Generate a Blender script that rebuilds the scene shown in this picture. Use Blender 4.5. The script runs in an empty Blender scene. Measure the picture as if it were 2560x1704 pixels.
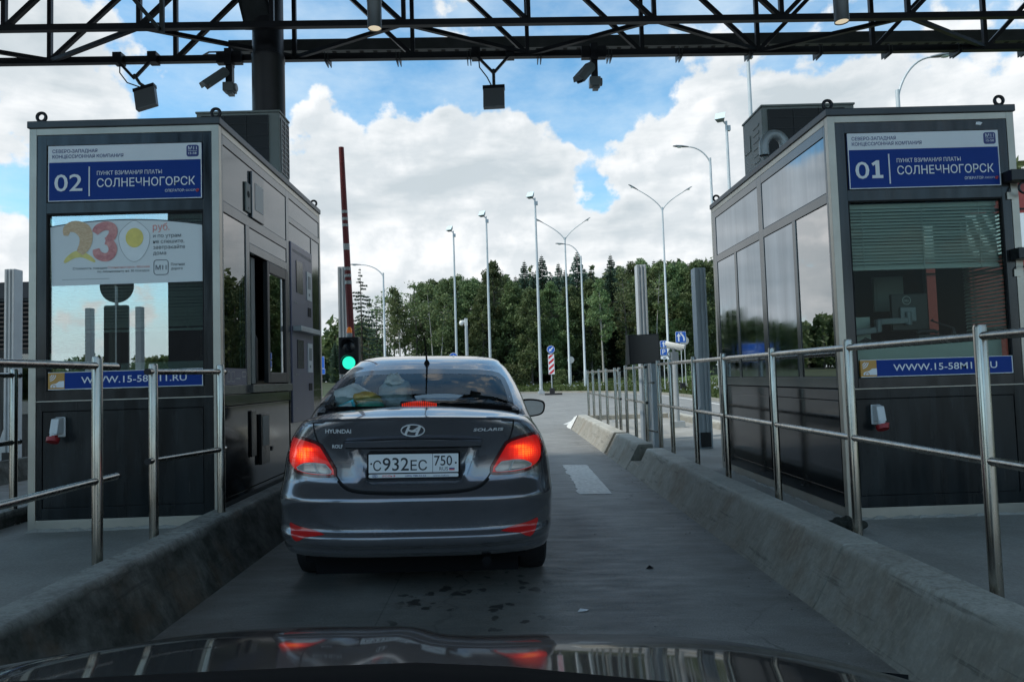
import bpy, bmesh, math, random
from math import sin, cos, pi, sqrt, atan2, radians, floor
from mathutils import Vector as V, Matrix, noise as mnoise

SC = bpy.context.scene
COL = SC.collection
random.seed(7)

# ------------------------------------------------------------------ camera
EYE = 1.33
cd = bpy.data.cameras.new('camera'); cam = bpy.data.objects.new('camera', cd); COL.objects.link(cam)
cd.sensor_fit = 'HORIZONTAL'; cd.sensor_width = 36.0; cd.lens = 24.61; cd.clip_start = 0.05; cd.clip_end = 5000
_fw = V((-0.0143*-1*1.0, 1, 0.0526))
# orientation measured from the vanishing points of the lane and of the upright edges
_right = V((0.99943, -0.01428, -0.0308)); _up = V((0.0302, -0.0524, 0.99817)); _f = V((0.0159, 0.99852, 0.0519))
_f.normalize(); _right = (_right - _f*_right.dot(_f)).normalized(); _up = _right.cross(_f).normalized()
cam.matrix_world = Matrix(((_right.x, _up.x, -_f.x, 0), (_right.y, _up.y, -_f.y, 0), (_right.z, _up.z, -_f.z, EYE), (0, 0, 0, 1)))
SC.camera = cam

# ------------------------------------------------------------------ light, sky, exposure
SUN_EL, SUN_AZ = radians(50), radians(250)     # azimuth clockwise from +Y (the lane direction)
sd = bpy.data.lights.new('sun', 'SUN'); sun = bpy.data.objects.new('sun', sd); COL.objects.link(sun)
sd.energy = 2.8; sd.angle = radians(6); sd.color = (1.0, 0.95, 0.87)
_sv = V((sin(SUN_AZ)*cos(SUN_EL), cos(SUN_AZ)*cos(SUN_EL), sin(SUN_EL)))
sun.rotation_euler = _sv.to_track_quat('Z', 'Y').to_euler()
SC.view_settings.view_transform = 'Standard'; SC.view_settings.look = 'None'
SC.view_settings.exposure = 0.22; SC.view_settings.gamma = 1.0

class NT:
    """small node-tree writer"""
    def __init__(s, tree): s.t = tree; s.n = tree.nodes; s.l = tree.links
    def node(s, typ, **kw):
        n = s.n.new(typ)
        for k, v in kw.items(): setattr(n, k, v)
        return n
    def put(s, sock, val):
        if hasattr(val, 'links') or isinstance(val, bpy.types.NodeSocket): s.l.new(val, sock)
        else: sock.default_value = val
    def math(s, op, a, b=0.0, c=None, clamp=False):
        n = s.node('ShaderNodeMath', operation=op); n.use_clamp = clamp
        s.put(n.inputs[0], a); s.put(n.inputs[1], b)
        if c is not None: s.put(n.inputs[2], c)
        return n.outputs[0]
    def vmath(s, op, a, b=(0, 0, 0)):
        n = s.node('ShaderNodeVectorMath', operation=op); s.put(n.inputs[0], a); s.put(n.inputs[1], b)
        return n.outputs[1] if op in ('DOT_PRODUCT', 'LENGTH', 'DISTANCE') else n.outputs[0]
    def noise(s, vec, scale, detail=4.0, rough=0.5, dist=0.0, dim='3D'):
        n = s.node('ShaderNodeTexNoise', noise_dimensions=dim)
        if vec is not None: s.put(n.inputs['Vector'], vec)
        n.inputs['Scale'].default_value = scale; n.inputs['Detail'].default_value = detail
        n.inputs['Roughness'].default_value = rough; n.inputs['Distortion'].default_value = dist
        return n.outputs['Fac']
    def rng(s, v, a, b, c=0.0, d=1.0, smooth=False):
        n = s.node('ShaderNodeMapRange'); n.clamp = True
        if smooth: n.interpolation_type = 'SMOOTHSTEP'
        s.put(n.inputs[0], v)
        for i, x in enumerate((a, b, c, d)): s.put(n.inputs[1+i], x)
        return n.outputs[0]
    def mix(s, f, a, b, op='MIX'):
        n = s.node('ShaderNodeMix', data_type='RGBA', blend_type=op)
        s.put(n.inputs[0], f); s.put(n.inputs[6], a); s.put(n.inputs[7], b)
        return n.outputs[2]
    def comb(s, x, y, z):
        n = s.node('ShaderNodeCombineXYZ')
        for i, q in enumerate((x, y, z)): s.put(n.inputs[i], q)
        return n.outputs[0]
    def sep(s, v):
        n = s.node('ShaderNodeSeparateXYZ'); s.put(n.inputs[0], v); return n.outputs

def c4(c): return (c[0], c[1], c[2], 1.0)

world = bpy.data.worlds.new('World'); SC.world = world; world.use_nodes = True
wt = NT(world.node_tree); wt.n.clear()
_sky = wt.node('ShaderNodeTexSky', sky_type='NISHITA'); _sky.sun_disc = False
_sky.sun_elevation = SUN_EL; _sky.sun_rotation = SUN_AZ; _sky.air_density = 1.0; _sky.dust_density = 0.6; _sky.ozone_density = 1.6
_dir = wt.node('ShaderNodeTexCoord').outputs['Generated']
_x, _y, _z = wt.sep(_dir)
_az = wt.math('ARCTAN2', _x, _y)
_el = wt.math('ARCSINE', _z)
def sky_pt(px, py):
    u = (px-1255)/1750.0; v = (944-0.03*(px-1255)-py)/1750.0
    d = V((u, 1, v)).normalized()
    return atan2(d.x, d.y), math.asin(d.z)
# cloud masses of the day: direction, angular size, weight
BLOBS = [(100, 170, 300, 230, .5), (210, 250, 120, 90, .30), (40, 640, 260, 120, .45), (330, 40, 110, 70, .12), (930, 165, 80, 40, .42), (835, 240, 75, 70, .52),
         (1130, 430, 380, 150, .55), (900, 600, 400, 220, .6), (1280, 660, 560, 190, .75), (1790, 520, 240, 180, .5), (1300, 330, 170, 70, .30),
         (2050, 240, 340, 130, .42), (1880, 360, 240, 130, .35), (2420, 320, 260, 220, .42), (1140, 40, 130, 50, .08), (1500, 50, 190, 60, .06),
         (560, 180, 240, 180, -.5), (1010, 230, 240, 80, -.26), (1380, 190, 190, 100, -.34), (1570, 240, 120, 100, -.34), (1120, 190, 260, 110, -.16), (1525, 480, 60, 85, -.85), (600, 440, 130, 70, -.5), (1470, 300, 90, 60, -.3), (1690, 190, 90, 60, -.10), (50, 440, 120, 75, -.62), (250, 60, 70, 60, -.15), (900, 60, 170, 100, -.22), (2010, 90, 150, 70, -.22), (300, 560, 60, 60, -.1), (2240, 110, 120, 60, -.2), (680, 330, 90, 120, -.25)]
_p2 = wt.comb(_az, wt.math('MULTIPLY', _el, 1.25), 0.0)
_warp = wt.node('ShaderNodeTexNoise'); wt.put(_warp.inputs['Vector'], _p2); _warp.inputs['Scale'].default_value = 9.0; _warp.inputs['Detail'].default_value = 5.0
_wv = wt.vmath('MULTIPLY', wt.vmath('SUBTRACT', _warp.outputs['Color'], (0.5, 0.5, 0.5)), (0.11, 0.09, 0.0))
_pw = wt.vmath('ADD', _p2, _wv)
_wx, _wy, _wz = wt.sep(_pw)
_sum = None
for (px, py, rx, ry, w) in BLOBS+[('dir', (-2.66, .40), 330, 150, -.55), ('dir', (-2.45, .30), 200, 90, -.3)]:
    a0, e0 = sky_pt(px, py) if px != 'dir' else py
    e0 *= 1.25
    dx = wt.math('MULTIPLY', wt.math('SUBTRACT', _wx, a0), 1750.0/rx)
    dy = wt.math('MULTIPLY', wt.math('SUBTRACT', _wy, e0), 1400.0/ry)
    r2 = wt.math('ADD', wt.math('MULTIPLY', dx, dx), wt.math('MULTIPLY', dy, dy))
    g = wt.math('MULTIPLY', wt.math('EXPONENT', wt.math('MULTIPLY', r2, -0.8)), w*0.95)
    _sum = g if _sum is None else wt.math('ADD', _sum, g)
def cloud_field(p):
    n1 = wt.noise(p, 8.0, 8.0, 0.58, dim='2D')
    n2 = wt.noise(p, 2.4, 2.0, 0.5, dim='2D')
    vo = wt.node('ShaderNodeTexVoronoi', feature='SMOOTH_F1', voronoi_dimensions='2D'); vo.inputs['Scale'].default_value = 17.0; vo.inputs['Detail'].default_value = 1.5; vo.inputs['Smoothness'].default_value = 0.35; vo.inputs['Roughness'].default_value = 0.55
    wt.put(vo.inputs['Vector'], p); puff = wt.math('SUBTRACT', 0.5, vo.outputs['Distance'])
    return wt.math('ADD', wt.math('ADD', wt.math('MULTIPLY', n1, 1.5), wt.math('MULTIPLY', n2, 0.4)), wt.math('MULTIPLY', puff, 0.28))
_n = cloud_field(_p2)
_nl = cloud_field(wt.vmath('ADD', _p2, (-0.012, 0.022, 0.0)))
_far = wt.math('ADD', wt.rng(_el, 0.6, 0.85, 0.0, 0.10), wt.rng(_y, 0.45, -0.1, 0.0, 0.035))
_dens = wt.math('ADD', wt.math('ADD', _sum, _far), wt.math('SUBTRACT', _n, 0.955))
_cov = wt.rng(_dens, 0.02, 0.20, 0, 1, True)
_cirr = wt.rng(wt.noise(wt.comb(wt.math('MULTIPLY', _az, 1.0), wt.math('MULTIPLY', _el, 2.2), 3.0), 5.0, 6.0, 0.6), 0.36, 0.75, 0.0, 0.6)
_lit = wt.rng(wt.math('SUBTRACT', _n, _nl), -0.17, 0.13, 0.0, 1.0)
_thick = wt.rng(_dens, 0.10, 0.55, 0.0, 1.0)
_gray = wt.rng(wt.noise(wt.comb(wt.math('MULTIPLY', _az, 0.7), wt.math('MULTIPLY', _el, 2.4), 0.7), 6.5, 5.0, 0.55), 0.42, 0.66, 0.0, 1.0)
_sh = wt.math('MULTIPLY', _gray, wt.math('ADD', 0.35, wt.math('MULTIPLY', _thick, 0.65)))
_cc = wt.mix(_sh, (8.8, 9.0, 9.15, 1), (5.2, 5.85, 6.25, 1))
_cc = wt.mix(wt.math('MULTIPLY', wt.math('SUBTRACT', 1.0, _lit), 0.55), _cc, (5.3, 5.95, 6.4, 1))
_blue = wt.mix(1.0, _sky.outputs[0], (1.2, 1.85, 1.9, 1), 'MULTIPLY')
_hz = wt.rng(_el, 0.015, 0.20, 1.0, 0.0, True)
_blue = wt.mix(_hz, _blue, (7.2, 8.2, 8.8, 1))
_blue = wt.mix(_cirr, _blue, (7.5, 8.6, 9.2, 1))
_final = wt.mix(_cov, _blue, _cc)
_bg = wt.node('ShaderNodeBackground'); wt.put(_bg.inputs[0], _final); _bg.inputs[1].default_value = 0.1
wt.l.new(_bg.outputs[0], wt.node('ShaderNodeOutputWorld').inputs[0])

# ------------------------------------------------------------------ materials
def pmat(name, col, rough=0.5, metal=0.0, spec=0.5, var=0.0, vs=4.0, bump=0.0, bs=40.0, coat=0.0, coat_r=0.03, col2=None, stretch=(1, 1, 1), emit=None, es=0.0, rvar=0.0):
    m = bpy.data.materials.new(name); m.use_nodes = True; t = NT(m.node_tree)
    b = t.n['Principled BSDF']
    b.inputs['Roughness'].default_value = rough; b.inputs['Metallic'].default_value = metal
    b.inputs['Specular IOR Level'].default_value = spec
    b.inputs['Coat Weight'].default_value = coat; b.inputs['Coat Roughness'].default_value = coat_r
    b.inputs['Base Color'].default_value = c4(col)
    if var or bump or col2 or rvar:
        mp = t.node('ShaderNodeMapping'); mp.inputs['Scale'].default_value = stretch
        t.l.new(t.node('ShaderNodeTexCoord').outputs['Object'], mp.inputs['Vector']); vec = mp.outputs[0]
    if var or col2:
        n = t.rng(t.noise(vec, vs, 6.0, 0.6), 0.3, 0.7)
        lo = tuple(x*(1-var) for x in col); hi = col2 or tuple(min(1, x*(1+var)) for x in col)
        t.put(b.inputs['Base Color'], t.mix(n, c4(lo), c4(hi)))
    if rvar:
        t.put(b.inputs['Roughness'], t.rng(t.noise(vec, vs*1.7, 4.0), 0.3, 0.7, max(0, rough-rvar), rough+rvar))
    if bump:
        bn = t.node('ShaderNodeBump'); bn.inputs['Strength'].default_value = bump; bn.inputs['Distance'].default_value = 0.02
        t.put(bn.inputs['Height'], t.noise(vec, bs, 5.0, 0.6)); t.l.new(bn.outputs[0], b.inputs['Normal'])
    if emit:
        b.inputs['Emission Color'].default_value = c4(emit); b.inputs['Emission Strength'].default_value = es
    m['nt'] = 0
    return m

def glassmat(name, tint, refl=0.08, ior=1.5, rough=0.0):
    m = bpy.data.materials.new(name); m.use_nodes = True; t = NT(m.node_tree); t.n.clear()
    tr = t.node('ShaderNodeBsdfTransparent'); tr.inputs[0].default_value = c4(tint)
    gl = t.node('ShaderNodeBsdfGlossy'); gl.inputs['Roughness'].default_value = rough; gl.inputs[0].default_value = (1, 1, 1, 1)
    fr = t.node('ShaderNodeFresnel'); fr.inputs[0].default_value = ior
    f = t.math('ADD', fr.outputs[0], refl, clamp=True)
    mx = t.node('ShaderNodeMixShader'); t.put(mx.inputs[0], f); t.l.new(tr.outputs[0], mx.inputs[1]); t.l.new(gl.outputs[0], mx.inputs[2])
    t.l.new(mx.outputs[0], t.node('ShaderNodeOutputMaterial').inputs[0])
    return m

def concrete(name, a, b, stain_shade, streak=True, grime_shade=0.0, zt=.30):
    m = bpy.data.materials.new(name); m.use_nodes = True; t = NT(m.node_tree); p = t.n['Principled BSDF']
    o = t.node('ShaderNodeTexCoord').outputs['Object']
    big = t.rng(t.noise(o, 1.3, 5.0, 0.6), 0.35, 0.65)
    col = t.mix(big, c4(a), c4(b))
    fine = t.rng(t.noise(o, 70.0, 4.0, 0.65), 0.35, 0.7, 0.84, 1.08)
    col = t.mix(1.0, col, t.comb(fine, fine, fine), 'MULTIPLY')
    if streak:
        mp = t.node('ShaderNodeMapping'); mp.inputs['Scale'].default_value = (9, 9, 1.1); t.l.new(o, mp.inputs[0])
        s1 = t.rng(t.noise(mp.outputs[0], 2.6, 5.0, 0.65), 0.46, 0.74)
        s2 = t.rng(t.noise(o, 0.9, 3.0, 0.5), 0.45, 0.68)
        col = t.mix(t.math('MULTIPLY', s1, t.math('ADD', 0.25, t.math('MULTIPLY', s2, 0.75))), col, c4(stain_shade))
    if grime_shade:
        # shade below the kerb's top edge put into the colour, with dirt and moss
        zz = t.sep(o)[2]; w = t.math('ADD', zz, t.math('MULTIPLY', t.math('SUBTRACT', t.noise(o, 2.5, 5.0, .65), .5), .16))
        g = t.math('MULTIPLY', t.rng(w, zt-.05, zt+.01, grime_shade, 0.0), t.rng(t.noise(o, 5.0, 5.0, .65), .25, .6, .62, 1.0))
        col = t.mix(g, col, c4(stain_shade))
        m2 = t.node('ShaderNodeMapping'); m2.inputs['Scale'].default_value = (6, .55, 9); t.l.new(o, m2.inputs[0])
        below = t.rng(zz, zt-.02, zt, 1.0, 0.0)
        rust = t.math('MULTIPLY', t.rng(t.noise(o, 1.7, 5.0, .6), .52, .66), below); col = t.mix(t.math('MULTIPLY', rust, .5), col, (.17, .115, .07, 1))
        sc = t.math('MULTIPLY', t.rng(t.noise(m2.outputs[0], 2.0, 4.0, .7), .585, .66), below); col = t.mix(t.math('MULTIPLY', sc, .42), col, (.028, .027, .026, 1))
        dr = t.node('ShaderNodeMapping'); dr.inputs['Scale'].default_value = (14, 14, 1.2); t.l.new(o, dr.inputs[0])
        drip = t.math('MULTIPLY', t.rng(t.noise(dr.outputs[0], 2.4, 4.0, .65), .5, .68), below); col = t.mix(t.math('MULTIPLY', drip, .45), col, c4(tuple(q*2.1 for q in stain_shade)))
    t.put(p.inputs['Base Color'], col); p.inputs['Roughness'].default_value = 0.85; p.inputs['Specular IOR Level'].default_value = 0.3
    bn = t.node('ShaderNodeBump'); bn.inputs['Strength'].default_value = 0.2; bn.inputs['Distance'].default_value = 0.008
    t.put(bn.inputs['Height'], t.math('ADD', t.noise(o, 60.0, 4.0, 0.6), t.math('MULTIPLY', t.noise(o, 9.0, 4.0, 0.6), 1.5))); t.l.new(bn.outputs[0], p.inputs['Normal'])
    return m

M = {}
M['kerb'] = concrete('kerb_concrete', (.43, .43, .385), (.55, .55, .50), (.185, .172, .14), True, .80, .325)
M['kerb_dark'] = concrete('mossy_shaded_concrete', (.38, .385, .35), (.46, .465, .43), (.036, .038, .031), True, 1.0, .40)  # moss plus the shade on the left kerbs, both put into the colour
M['island'] = concrete('island_concrete', (.27, .27, .245), (.37, .37, .345), (.12, .115, .105), False)
M['paint'] = pmat('road_paint', (.66, .66, .62), .7, col2=(.78, .78, .74), var=.25, vs=22)
M['steel'] = pmat('stainless_steel', (.40, .375, .33), .24, 1.0, var=.22, vs=5, stretch=(3, 3, .5), rvar=.1)
M['rubber'] = pmat('black_rubber', (.014, .014, .015), .7)
M['alu'] = pmat('silver_trim', (.48, .45, .39), .42, .75, var=.12, vs=3)
M['panel'] = pmat('dark_panel', (.042, .044, .046), .2, .7, var=.4, vs=1.6, stretch=(5, 5, .5), rvar=.08)
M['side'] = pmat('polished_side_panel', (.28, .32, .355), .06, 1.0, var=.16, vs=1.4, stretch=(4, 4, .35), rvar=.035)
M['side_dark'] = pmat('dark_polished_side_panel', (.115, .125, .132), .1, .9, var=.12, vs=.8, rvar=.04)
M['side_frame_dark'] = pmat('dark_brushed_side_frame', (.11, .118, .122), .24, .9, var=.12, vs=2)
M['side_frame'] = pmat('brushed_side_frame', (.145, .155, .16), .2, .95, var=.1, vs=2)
M['lower'] = pmat('dark_lower_panel', (.020, .024, .026), .24, .3, spec=.35, var=.6, vs=1.8, stretch=(4, 4, .5), rvar=.1)
M['lower_gloss'] = pmat('dark_gloss_panel', (.016, .018, .020), .09, .2, spec=.6, var=.3, vs=1.5, rvar=.04)
M['gap'] = pmat('black_gap', (.006, .006, .007), .8)
M['fascia'] = pmat('roof_fascia', (.07, .078, .085), .42, .3, var=.15, vs=3)
M['inner'] = pmat('booth_interior', (.022, .025, .026), .8, spec=.1)
M['board'] = pmat('pale_board', (.44, .48, .44), .5)
M['white'] = pmat('sign_white', (.80, .83, .86), .4, spec=.25, var=.03)
M['blue'] = pmat('sign_blue', (.006, .042, .25), .4, spec=.15, var=.05)
M['navy'] = pmat('sign_navy_ink', (.02, .035, .19), .4)
M['orange'] = pmat('orange_sticker', (.55, .29, .06), .4)
M['redink'] = pmat('red_ink', (.65, .06, .05), .4)
M['blackink'] = pmat('black_ink', (.02, .024, .03), .5)
M['darkink'] = pmat('faded_ink', (.09, .11, .13), .5)
M['poster'] = pmat('poster_paper', (.74, .78, .78), .5, var=.02)
M['pinkink'] = pmat('faded_red_ink', (.75, .30, .27), .5)
M['croissant'] = pmat('croissant_print', (.66, .42, .24), .5, col2=(.78, .6, .38), var=.1, vs=40, stretch=(1, 1, 3))
M['banana'] = pmat('banana_print', (.78, .68, .22), .5, var=.08, vs=20)
M['sausage'] = pmat('sausage_print', (.62, .20, .22), .5, col2=(.78, .38, .34), var=.15, vs=25)
M['eggwhite'] = pmat('egg_print', (.80, .84, .84), .4, var=.03, vs=20)
M['yolk'] = pmat('yolk_print', (.84, .68, .16), .4, var=.1, vs=15)
M['glass_front'] = glassmat('booth_glass', (.84, .95, .92), .34, 1.5)
M['glass_dark'] = glassmat('booth_glass_tinted', (.80, .86, .83), .004, 1.12)
M['glass_side'] = glassmat('booth_side_glass', (.40, .50, .48), .10, 1.6)
M['glass_mirror'] = glassmat('booth_mirror_glass', (.55, .66, .64), .36, 1.6)
M['blind'] = pmat('blind_slat', (.50, .52, .48), .5)
M['terminal'] = pmat('terminal_enamel', (.10, .105, .165), .35, .2, var=.1, vs=2)
M['socket'] = pmat('socket_plastic', (.62, .65, .66), .4)
M['socket_red'] = pmat('socket_red', (.32, .015, .02), .4)
M['black'] = pmat('black_plastic', (.013, .014, .016), .4)
M['blackmetal'] = pmat('black_painted_steel', (.012, .014, .02), .42, .2, var=.3, vs=3)
M['tray'] = pmat('galvanised_tray', (.07, .08, .085), .45, .6, var=.2, vs=4)
M['galv'] = pmat('galvanised_steel', (.40, .43, .44), .5, .35, var=.12, vs=6)
M['lamppost'] = pmat('lamp_post_zinc', (.48, .52, .53), .5, .15, var=.1, vs=2)
M['greypost'] = pmat('grey_post_paint', (.46, .50, .52), .5, .05, var=.08, vs=3)
M['acbody'] = pmat('ac_casing', (.22, .245, .235), .5, var=.08, vs=3)
M['acgrill'] = pmat('ac_grille', (.012, .013, .015), .5)
M['acrib'] = pmat('ac_wire', (.05, .055, .06), .5)
M['lampglass'] = pmat('lamp_glass', (.62, .72, .72), .15)
M['warm'] = pmat('lit_lamp_lens', (.5, .45, .35), .3, emit=(1, .85, .6), es=.55)
M['antenna'] = pmat('antenna_housing', (.16, .18, .20), .35, .3)
M['cctv'] = pmat('cctv_grey', (.16, .19, .21), .4)
M['cctvw'] = pmat('cctv_white', (.66, .67, .64), .4)
M['barrier_red'] = pmat('barrier_red', (.20, .022, .022), .5, var=.2, vs=20)
M['barrier_white'] = pmat('barrier_white', (.55, .56, .55), .5, var=.1, vs=20)
M['green_on'] = pmat('green_signal', (.02, .5, .35), .3, emit=(.03, 1.0, .66), es=.85)
M['orange_lens'] = pmat('beacon_lens', (.75, .2, .02), .25, emit=(1, .25, .02), es=.12)
M['signred'] = pmat('chevron_red', (.60, .03, .04), .4)
M['signblue'] = pmat('roadsign_blue', (.012, .11, .50), .35)
M['signback'] = pmat('roadsign_back', (.42, .44, .44), .5, .3)
M['brick'] = pmat('red_cladding', (.26, .05, .045), .6, var=.15, vs=4)
M['louvre'] = pmat('dark_louvre', (.010, .012, .014), .7, spec=.15)
M['screen'] = pmat('dark_screen', (.008, .011, .016), .22)

# ------------------------------------------------------------------ mesh helpers
class MB:
    def __init__(s): s.v = []; s.f = []; s.m = []
    def add(s, vs, fs, mi=0):
        o = len(s.v); s.v += [tuple(p) for p in vs]; s.f += [tuple(i+o for i in f) for f in fs]; s.m += [mi]*len(fs); return s
    def box(s, x0, x1, y0, y1, z0, z1, mi=0):
        return s.add([(x0, y0, z0), (x1, y0, z0), (x1, y1, z0), (x0, y1, z0), (x0, y0, z1), (x1, y0, z1), (x1, y1, z1), (x0, y1, z1)],
                     [(3, 2, 1, 0), (4, 5, 6, 7), (0, 1, 5, 4), (1, 2, 6, 5), (2, 3, 7, 6), (3, 0, 4, 7)], mi)
    def bar(s, p, q, w, h=None, up=(0, 0, 1), mi=0):
        h = h or w; p = V(p); q = V(q); d = (q-p).normalized(); u = V(up)
        if abs(d.dot(u)) > .98: u = V((0, 1, 0))
        a = d.cross(u).normalized()*(w/2); b = a.cross(d).normalized()*(h/2)
        vs = [p-a-b, p+a-b, p+a+b, p-a+b, q-a-b, q+a-b, q+a+b, q-a+b]
        return s.add(vs, [(0, 1, 2, 3), (7, 6, 5, 4), (4, 5, 1, 0), (5, 6, 2, 1), (6, 7, 3, 2), (7, 4, 0, 3)], mi)
    def tube(s, pts, r, n=10, caps=True, mi=0):
        pts = [V(p) for p in pts]; k = len(pts); rs = r if isinstance(r, (list, tuple)) else [r]*k
        vs = []; ref = None
        for i, p in enumerate(pts):
            d = (pts[min(i+1, k-1)]-pts[max(i-1, 0)]).normalized()
            if ref is None: ref = V((0, 0, 1)) if abs(d.z) < .9 else V((1, 0, 0))
            a = (ref - d*ref.dot(d)).normalized(); b = d.cross(a); ref = a
            for j in range(n):
                t = 2*pi*j/n; vs.append(p + a*(cos(t)*rs[i]) + b*(sin(t)*rs[i]))
        fs = [(i*n+j, i*n+(j+1) % n, (i+1)*n+(j+1) % n, (i+1)*n+j) for i in range(k-1) for j in range(n)]
        if caps: fs += [tuple(range(n-1, -1, -1)), tuple((k-1)*n+j for j in range(n))]
        return s.add(vs, fs, mi)
    def lathe(s, prof, n=24, c=(0, 0, 0), axis='z', mi=0):
        vs = []
        for (r, h) in prof:
            for j in range(n):
                t = 2*pi*j/n; a, b = r*cos(t), r*sin(t)
                q = {'z': (a, b, h), 'y': (a, h, -b), 'x': (h, a, b)}[axis]
                vs.append((c[0]+q[0], c[1]+q[1], c[2]+q[2]))
        k = len(prof)
        fs = [(i*n+j, i*n+(j+1) % n, (i+1)*n+(j+1) % n, (i+1)*n+j) for i in range(k-1) for j in range(n)]
        return s.add(vs, fs, mi)
    def prism(s, poly, a, b, plane='xz', mi=0):
        """polygon extruded between a and b along the axis normal to the plane"""
        def P(u, w, d): return {'xz': (u, d, w), 'yz': (d, u, w), 'xy': (u, w, d)}[plane]
        n = len(poly); vs = [P(u, w, a) for u, w in poly]+[P(u, w, b) for u, w in poly]
        fs = [tuple(range(n)), tuple(range(2*n-1, n-1, -1))]+[(i, n+i, n+(i+1) % n, (i+1) % n) for i in range(n)]
        return s.add(vs, fs, mi)
    def extrude_y(s, prof, y0, y1, mi=0): return s.prism(prof, y0, y1, 'xz', mi)
    def torus(s, c, R, r, axis='y', n=24, k=10, mi=0, a0=0, a1=2*pi):
        full = abs(a1-a0-2*pi) < 1e-6; pts = []
        cnt = n if full else n+1; vs = []
        for i in range(cnt):
            t = a0+(a1-a0)*i/n
            for j in range(k):
                q = 2*pi*j/k; rr = R+r*cos(q); a, b, h = rr*cos(t), rr*sin(t), r*sin(q)
                w = {'y': (a, h, b), 'z': (a, b, h), 'x': (h, a, b)}[axis]; vs.append((c[0]+w[0], c[1]+w[1], c[2]+w[2]))
        fs = []
        for i in range(n):
            i2 = (i+1) % cnt
            fs += [(i*k+j, i2*k+j, i2*k+(j+1) % k, i*k+(j+1) % k) for j in range(k)]
        if not full: fs += [tuple(range(k)), tuple((cnt-1)*k+j for j in range(k-1, -1, -1))]
        return s.add(vs, fs, mi)
    def ell(s, c, rx, ry, rz, n=16, k=10, mi=0):
        vs = []
        for i in range(k+1):
            a = -pi/2+pi*i/k
            for j in range(n):
                t = 2*pi*j/n; vs.append((c[0]+rx*cos(a)*cos(t), c[1]+ry*cos(a)*sin(t), c[2]+rz*sin(a)))
        return s.add(vs, [(i*n+j, i*n+(j+1) % n, (i+1)*n+(j+1) % n, (i+1)*n+j) for i in range(k) for j in range(n)], mi)
    def build(s, name, mats, parent=None, loc=None, smooth=None, bevel=0, flip=True):
        me = bpy.data.meshes.new(name); me.from_pydata(s.v, [], s.f)
        mats = mats if isinstance(mats, (list, tuple)) else [mats]
        for m in mats: me.materials.append(m)
        if len(mats) > 1: me.polygons.foreach_set('material_index', s.m)
        bm = bmesh.new(); bm.from_mesh(me)
        if flip: bmesh.ops.recalc_face_normals(bm, faces=bm.faces[:])
        if bevel:
            es = [e for e in bm.edges if len(e.link_faces) == 2 and e.calc_face_angle(0) > .6]
            bmesh.ops.bevel(bm, geom=es, offset=bevel, segments=2, profile=.5, affect='EDGES', clamp_overlap=True)
        bm.to_mesh(me); bm.free()
        if smooth is not None:
            me.polygons.foreach_set('use_smooth', [True]*len(me.polygons)); me.set_sharp_from_angle(angle=radians(smooth))
        o = bpy.data.objects.new(name, me); COL.objects.link(o)
        if parent: o.parent = parent
        if loc: o.location = loc
        return o

def tag(o, label=None, cat=None, group=None, kind=None):
    if label: o['label'] = label
    if cat: o['category'] = cat
    if group: o['group'] = group
    if kind: o['kind'] = kind
    return o
def thing(name, label, cat, loc=(0, 0, 0), rz=0.0, group=None):
    o = bpy.data.objects.new(name, None); COL.objects.link(o); o.empty_display_size = .2
    o.location = loc; o.rotation_euler = (0, 0, rz); return tag(o, label, cat, group)
def copy_tree(o, parent=None):
    c = o.copy(); COL.objects.link(c)
    if parent: c.parent = parent
    for ch in list(o.children): copy_tree(ch, c)
    return c

_tc = {}
def glyphs(txt, bold=0.0):
    """outline of a line of lettering as flat triangles, unit height, left bottom at the origin"""
    key = (txt, bold)
    if key not in _tc:
        cu = bpy.data.curves.new('lettering', 'FONT'); cu.body = txt; cu.size = 1.0; cu.offset = bold; cu.resolution_u = 3
        ob = bpy.data.objects.new('lettering', cu); COL.objects.link(ob)
        dg = bpy.context.evaluated_depsgraph_get(); dg.update()
        me = bpy.data.meshes.new_from_object(ob.evaluated_get(dg))
        vs = [tuple(v.co) for v in me.vertices]; fs = [tuple(p.vertices) for p in me.polygons]
        bpy.data.objects.remove(ob); bpy.data.curves.remove(cu); bpy.data.meshes.remove(me)
        _tc[key] = (vs, fs)
    return _tc[key]
def text(mb, txt, fn, u0, w0, height, width=None, bold=0.0, align='l', mi=0):
    """lettering written through fn(u, w) -> point; height is the cap height"""
    vs, fs = glyphs(txt, min(bold, .007))
    xs = [v[0] for v in vs]; x0, x1 = min(xs), max(xs); k = height/.72
    kx = width/(x1-x0) if width else k
    off = {'l': 0, 'c': -(x1-x0)*kx/2, 'r': -(x1-x0)*kx}[align]
    mb.add([fn(u0+off+(v[0]-x0)*kx, w0+v[1]*k) for v in vs], fs, mi)

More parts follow.
